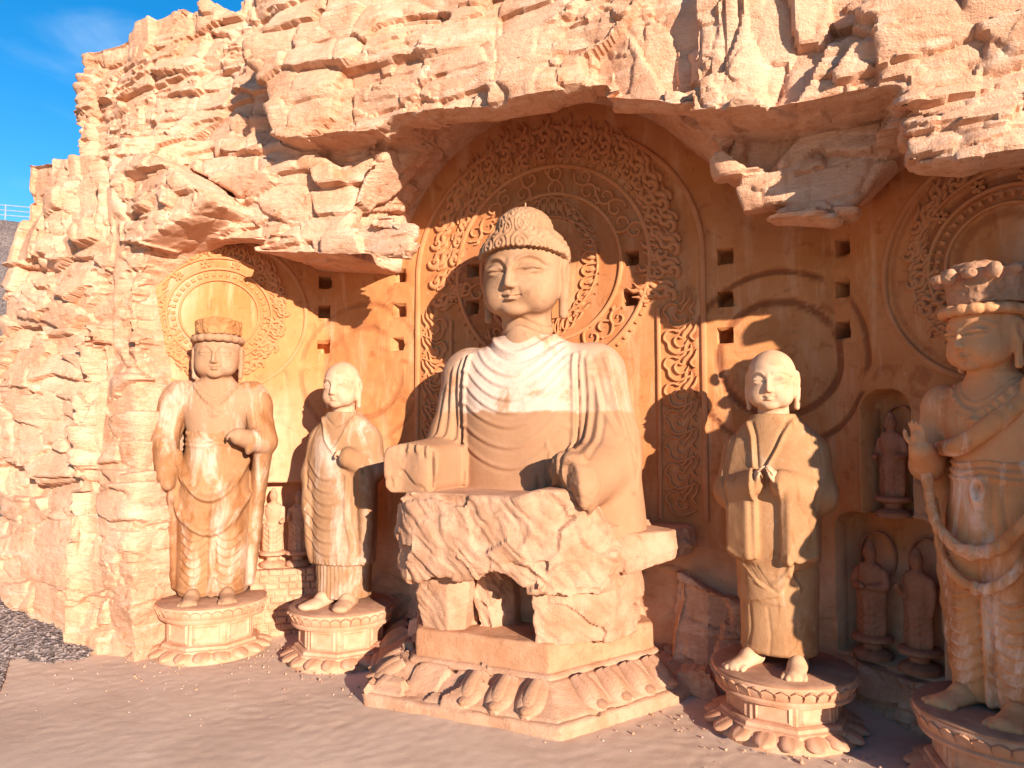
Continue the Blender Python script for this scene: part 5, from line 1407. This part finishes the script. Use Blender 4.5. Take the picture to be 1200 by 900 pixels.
def center_halo():
    cx, cz = .14, 9.35
    T = thing('flame_mandorla', 'tall carved flame mandorla with ringed halo on the wall behind the seated Buddha', 'halo', (cx, WY - .012, cz))
    circ = lambda r: (lambda t: (r * math.cos(t), r * math.sin(t)))
    for r, w in ((1.24, .05), (1.80, .09), (2.48, .10)): ring_mesh('ring_moulding', circ(r), w, .055, M_HALO, T)
    def outline(t):                                      # straight sides, round top drawn to a slight point
        L = 5.9
        u = t * (2 * L + 11.4)
        if u < L: return (3.66, -L + u)
        if u > L + 11.4: return (-3.66, -(u - L - 11.4))
        a = (u - L) / 11.4 * math.pi
        return (3.66 * math.cos(a), 3.36 * math.sin(a) + .12 * max(0, 1 - abs(a - math.pi / 2) / .25) ** 1.5)
    ring_mesh('outer_moulding', outline, .12, .045, M_HALO, T, 150, 0, 1, False)
    for s in (-1, 1): ring_mesh('side_moulding', lambda t, s=s: (s * 2.66, -t), .09, .055, M_HALO, T, 20, 1.15, 5.9, False)
    bead_ring(T, 2.60, 74, .045, skip=lambda x, z: near_hole(x + cx, z + cz))
    n = 32
    for i in range(n):
        a = 2 * math.pi * (i + .5) / n; x, z = 1.29 * math.cos(a), 1.29 * math.sin(a)
        put('halo_petal', LOTUSP, x, z, math.pi / 2 - a, 1.0, T)
    for i in range(17):
        a = 2 * math.pi * i / 17; x, z = 2.13 * math.cos(a), 2.13 * math.sin(a)
        if near_hole(x + cx, z + cz, .42): continue
        put('scroll', SCROLL, x, z, -a + (0 if i % 2 else math.pi), .98, T)
    # flames climbing the arch
    for i in range(24):
        a = R(-20) + R(220) * i / 23
        for row, (rr, sc) in enumerate(((2.70, .66), (3.06, .78))):
            aa = a + (R(4.5) if row else 0)
            if aa > R(198): continue
            k = 1 + .0 * math.sin(aa)
            x, z = rr * math.cos(aa) * (1.04 if row else 1.02), rr * math.sin(aa) * (.99)
            if near_hole(x + cx, z + cz, .4): continue
            lean = math.pi / 2 - aa                       # outward direction
            up = (1 if math.cos(aa) > 0 else -1) * R(-38) * (abs(math.cos(aa)) ** .5)
            put('flame', FLAMES[(i * 2 + row) % 6], x, z, lean + up, sc * (1 + .10 * rngf.uniform(-1, 1)), T, -.005 - .006 * row)
    # palmette clouds down both sides
    for s in (-1, 1):
        z = -1.05
        for k in range(8):
            if z < -5.9: break
            put('palmette', PALM, s * 3.0, z - .42, 0, .92, T, flip=s); z -= .60
    return T
center_halo()
def side_halo(sc_, cz, rz, label, Rr=2.12):
    x, y = wall_pt(sc_); x, y = float(x), float(y)
    nx, ny = (math.sin(rz), -math.cos(rz))
    T = thing('flame_halo', label, 'halo', (x + nx * .012, y + ny * .012, cz), rz, 'flame haloes of the bodhisattvas'); zs = .93
    el = lambda r: (lambda t: (r * math.cos(t), r * math.sin(t) * zs + (.10 * max(0, 1 - abs(t - math.pi / 2) / .3) ** 1.5 if r > 1.9 else 0)))
    for r, w in ((.92, .05), (1.22, .06), (1.52, .06), (2.06, .10)): ring_mesh('ring_moulding', el(r), w, .05, M_HALO, T)
    bead_ring(T, 1.07, 40, .06, zs)
    for i in range(12):
        a = 2 * math.pi * (i + .5) / 12; put('flower', FLOWER, 1.37 * math.cos(a), 1.37 * math.sin(a) * zs, a, .75, T)
    for i in range(36):
        a = 2 * math.pi * i / 36; lean = math.pi / 2 - a; up = (1 if math.cos(a) > 0 else -1) * R(-40) * (abs(math.cos(a)) ** .5)
        put('flame', FLAMES[i % 6], 1.57 * math.cos(a), 1.57 * math.sin(a) * zs, lean + up, (.58 if i % 2 else .52) * (1 + .12 * rngf.uniform(-1, 1)), T)
    T.scale = (1.08, 1, 1.08)
    return T
side_halo(-9.22, 8.5, WANG, 'round carved flame halo behind the bodhisattva with the broken hand')
side_halo(9.85, 8.3, -WANG, 'round carved flame halo in shade behind the bodhisattva with the raised palm')

# ---- small figures in the niches
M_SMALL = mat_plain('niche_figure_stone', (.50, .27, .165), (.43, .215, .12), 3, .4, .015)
M_SMALL_L = mat_plain('lit_niche_figure_stone', (.62, .40, .26), (.52, .32, .19), 3, .4, .015)  # lighter copy of the niche figure stone, sunlight put into its colour
def small_figure(label, s, z, scale, rz, pose, mat, inset, ddx=0.0, halo=True):
    x, y = (float(q) for q in wall_pt(s)); nx, ny = math.sin(rz), -math.cos(rz)
    T = thing('niche_statuette', label, 'statuette', (x - nx * inset, y - ny * inset, z), rz, 'small figures in the wall niches')
    T.scale = (scale,) * 3
    B = Vol((-.42, -.42, .30), (.42, .36, 1.95), .020)
    B.loft([(.34, .19, .15, 0, 0), (.5, .175, .15, 0, 0), (.9, .19, .16, 0, 0), (1.15, .17, .15, 0, 0), (1.38, .23, .16, 0, 0), (1.48, .19, .13, 0, 0), (1.54, .10, .10, 0, 0)])
    B.cone((0, 0, 1.48), (0, -.01, 1.62), .08, .075, .03); B.ell((0, -.02, 1.70), (.105, .12, .14), .02); B.ell((0, .0, 1.84), (.055, .06, .06), .03)
    B.ell((0, -.14, 1.69), (.02, .025, .04), .02)
    for q in (-1, 1):
        if pose == 0: B.path([(q * .215, 0, 1.39), (q * .265, -.02, 1.15), (q * .22, -.2, 1.08)], [.06, .055, .05], .03)
        elif pose == 1: B.path([(q * .215, 0, 1.39), (q * .26, -.04, 1.18), (q * .06, -.2, 1.16)], [.065, .06, .05], .03)
        else: B.path([(q * .215, 0, 1.39), (q * .26, -.02, 1.15), (q * .25, -.08, .9)] if q > 0 else [(-.215, 0, 1.39), (-.265, -.02, 1.14), (-.22, -.2, 1.28)], [.06, .05, .045], .03)
        B.path([(q * .20, .02, 1.2), (q * .19, .0, .8), (q * .20, -.02, .4)], [.05, .05, .04], .04)
    L = []
    for i in range(5): L.append((U(0, .2, 1.1 - .13 * i, .98 - .13 * i, n=5), dict(w=.02, h=.02)))
    for q in (-.12, 0, .12): L.append(([(q, .9), (q, .36)], dict(w=.022, h=-.02)))
    L.append((U(0, .13, 1.5, 1.38, n=5), dict(w=.025, h=.025)))
    finish('figure', B, mat, T, lines=L, post=lambda v, n: weather(v, n, .008, 7, 3))
    lathe('stand', [(.30, -.02), (.31, .06), (.27, .10), (.15, .14), (.15, .22), (.24, .25), (.32, .28), (.32, .33), (.28, .36)], 28, mat, T, jit=.015)
    if halo: ring_mesh('halo_ring', lambda t: (.30 * math.cos(t), 1.62 + .40 * math.sin(t)), .03, .02, mat, T, 40).location = (0, inset * 1.6 / scale, 0)
    return T
_a, _b = NICHES[0], NICHES[1]
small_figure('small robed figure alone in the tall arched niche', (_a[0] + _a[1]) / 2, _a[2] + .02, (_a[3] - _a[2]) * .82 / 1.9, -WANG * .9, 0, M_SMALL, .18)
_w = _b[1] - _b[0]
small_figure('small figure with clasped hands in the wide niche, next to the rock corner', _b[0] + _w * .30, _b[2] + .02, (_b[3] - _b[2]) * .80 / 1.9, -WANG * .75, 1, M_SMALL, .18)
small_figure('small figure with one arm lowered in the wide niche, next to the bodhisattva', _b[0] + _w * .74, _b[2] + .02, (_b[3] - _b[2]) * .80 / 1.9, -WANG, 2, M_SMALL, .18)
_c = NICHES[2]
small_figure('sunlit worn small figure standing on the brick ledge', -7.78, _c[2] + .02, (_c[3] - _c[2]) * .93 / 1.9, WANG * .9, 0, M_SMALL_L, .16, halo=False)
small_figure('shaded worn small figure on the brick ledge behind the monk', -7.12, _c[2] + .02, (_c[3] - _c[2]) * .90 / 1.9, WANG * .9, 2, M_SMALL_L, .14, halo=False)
# brick ledge under the two worn figures
def ledge():
    x, y = (float(q) for q in wall_pt(-7.45)); T = thing('brick_ledge', 'low ledge of small stone blocks under the two worn figures', 'ledge', (x, y, 0), WANG)
    top = _c[2]; M_B = mat_plain('ledge_block_stone', (.66, .43, .275), (.55, .32, .19), 2.5, .5, .02)
    mesh_py('core', [(a, b, c) for c in (-.1, top - .03) for b in (-.36, .5) for a in (-.83, .83)], [(0, 1, 3, 2), (4, 6, 7, 5), (0, 4, 5, 1), (1, 5, 7, 3), (3, 7, 6, 2), (2, 6, 4, 0)], M_B, T)
    rg = random.Random(4); nrow = max(3, int(top / .17)); hh = top / nrow
    for r in range(nrow):
        u = -.86
        while u < .84:
            w = min(rg.uniform(.2, .38), .86 - u)
            if w < .08: break
            x0, x1, z0, z1 = u + .012, u + w - .012, r * hh + .012, (r + 1) * hh - .008; d = -.40 + rg.uniform(-.04, .03); c = .025
            v = [(x0, d + c, z0), (x1, d + c, z0), (x1, d + c, z1), (x0, d + c, z1), (x0 + c, d, z0 + c), (x1 - c, d, z0 + c), (x1 - c, d - .01, z1 - c), (x0 + c, d, z1 - c), (x0, -.2, z0), (x1, -.2, z0), (x1, -.2, z1), (x0, -.2, z1)]
            f = [(4, 5, 6, 7)] + [(j, (j + 1) % 4, 4 + (j + 1) % 4, 4 + j) for j in range(4)] + [(8 + j, 8 + (j + 1) % 4, (j + 1) % 4, j) for j in range(4)]
            mesh_py('block', v, f, M_B, T); u += w
    lathe('cap', [(.05, 0), (.05, .02)], 4, M_B, T) if False else None
    return T
ledge()
# rail on the far embankment
def railing():
    M_R = mat_plain('rail_paint', (.35, .42, .48), (.28, .34, .40), 3, .1, .01, .6)
    d = ray(6, 258); d = d / np.linalg.norm(d[:2]); t = 62.0; p = np.array(CAM) + d * t
    T = thing('railing', 'pale metal railing along the top of the far embankment', 'railing', (p[0], p[1], p[2]), YAW + R(20))
    def bar(name, a, b, r):
        a, b = Vector(a), Vector(b); q = (b - a).to_track_quat('Z', 'Y'); v, f = [], []
        for e in (a, b):
            for i in range(6): v.append(e + q @ Vector((r * math.cos(i * math.pi / 3), r * math.sin(i * math.pi / 3), 0)))
        f = [(i, (i + 1) % 6, 6 + (i + 1) % 6, 6 + i) for i in range(6)]
        mesh_py(name, v, f, M_R, T)
    for z in (.35, .7, 1.05): bar('rail', (-14, 0, z), (6, 0, z), .04)
    for i in range(11): bar('post', (-14 + 2 * i, 0, -1.0), (-14 + 2 * i, 0, 1.1), .05)
    return T
railing()
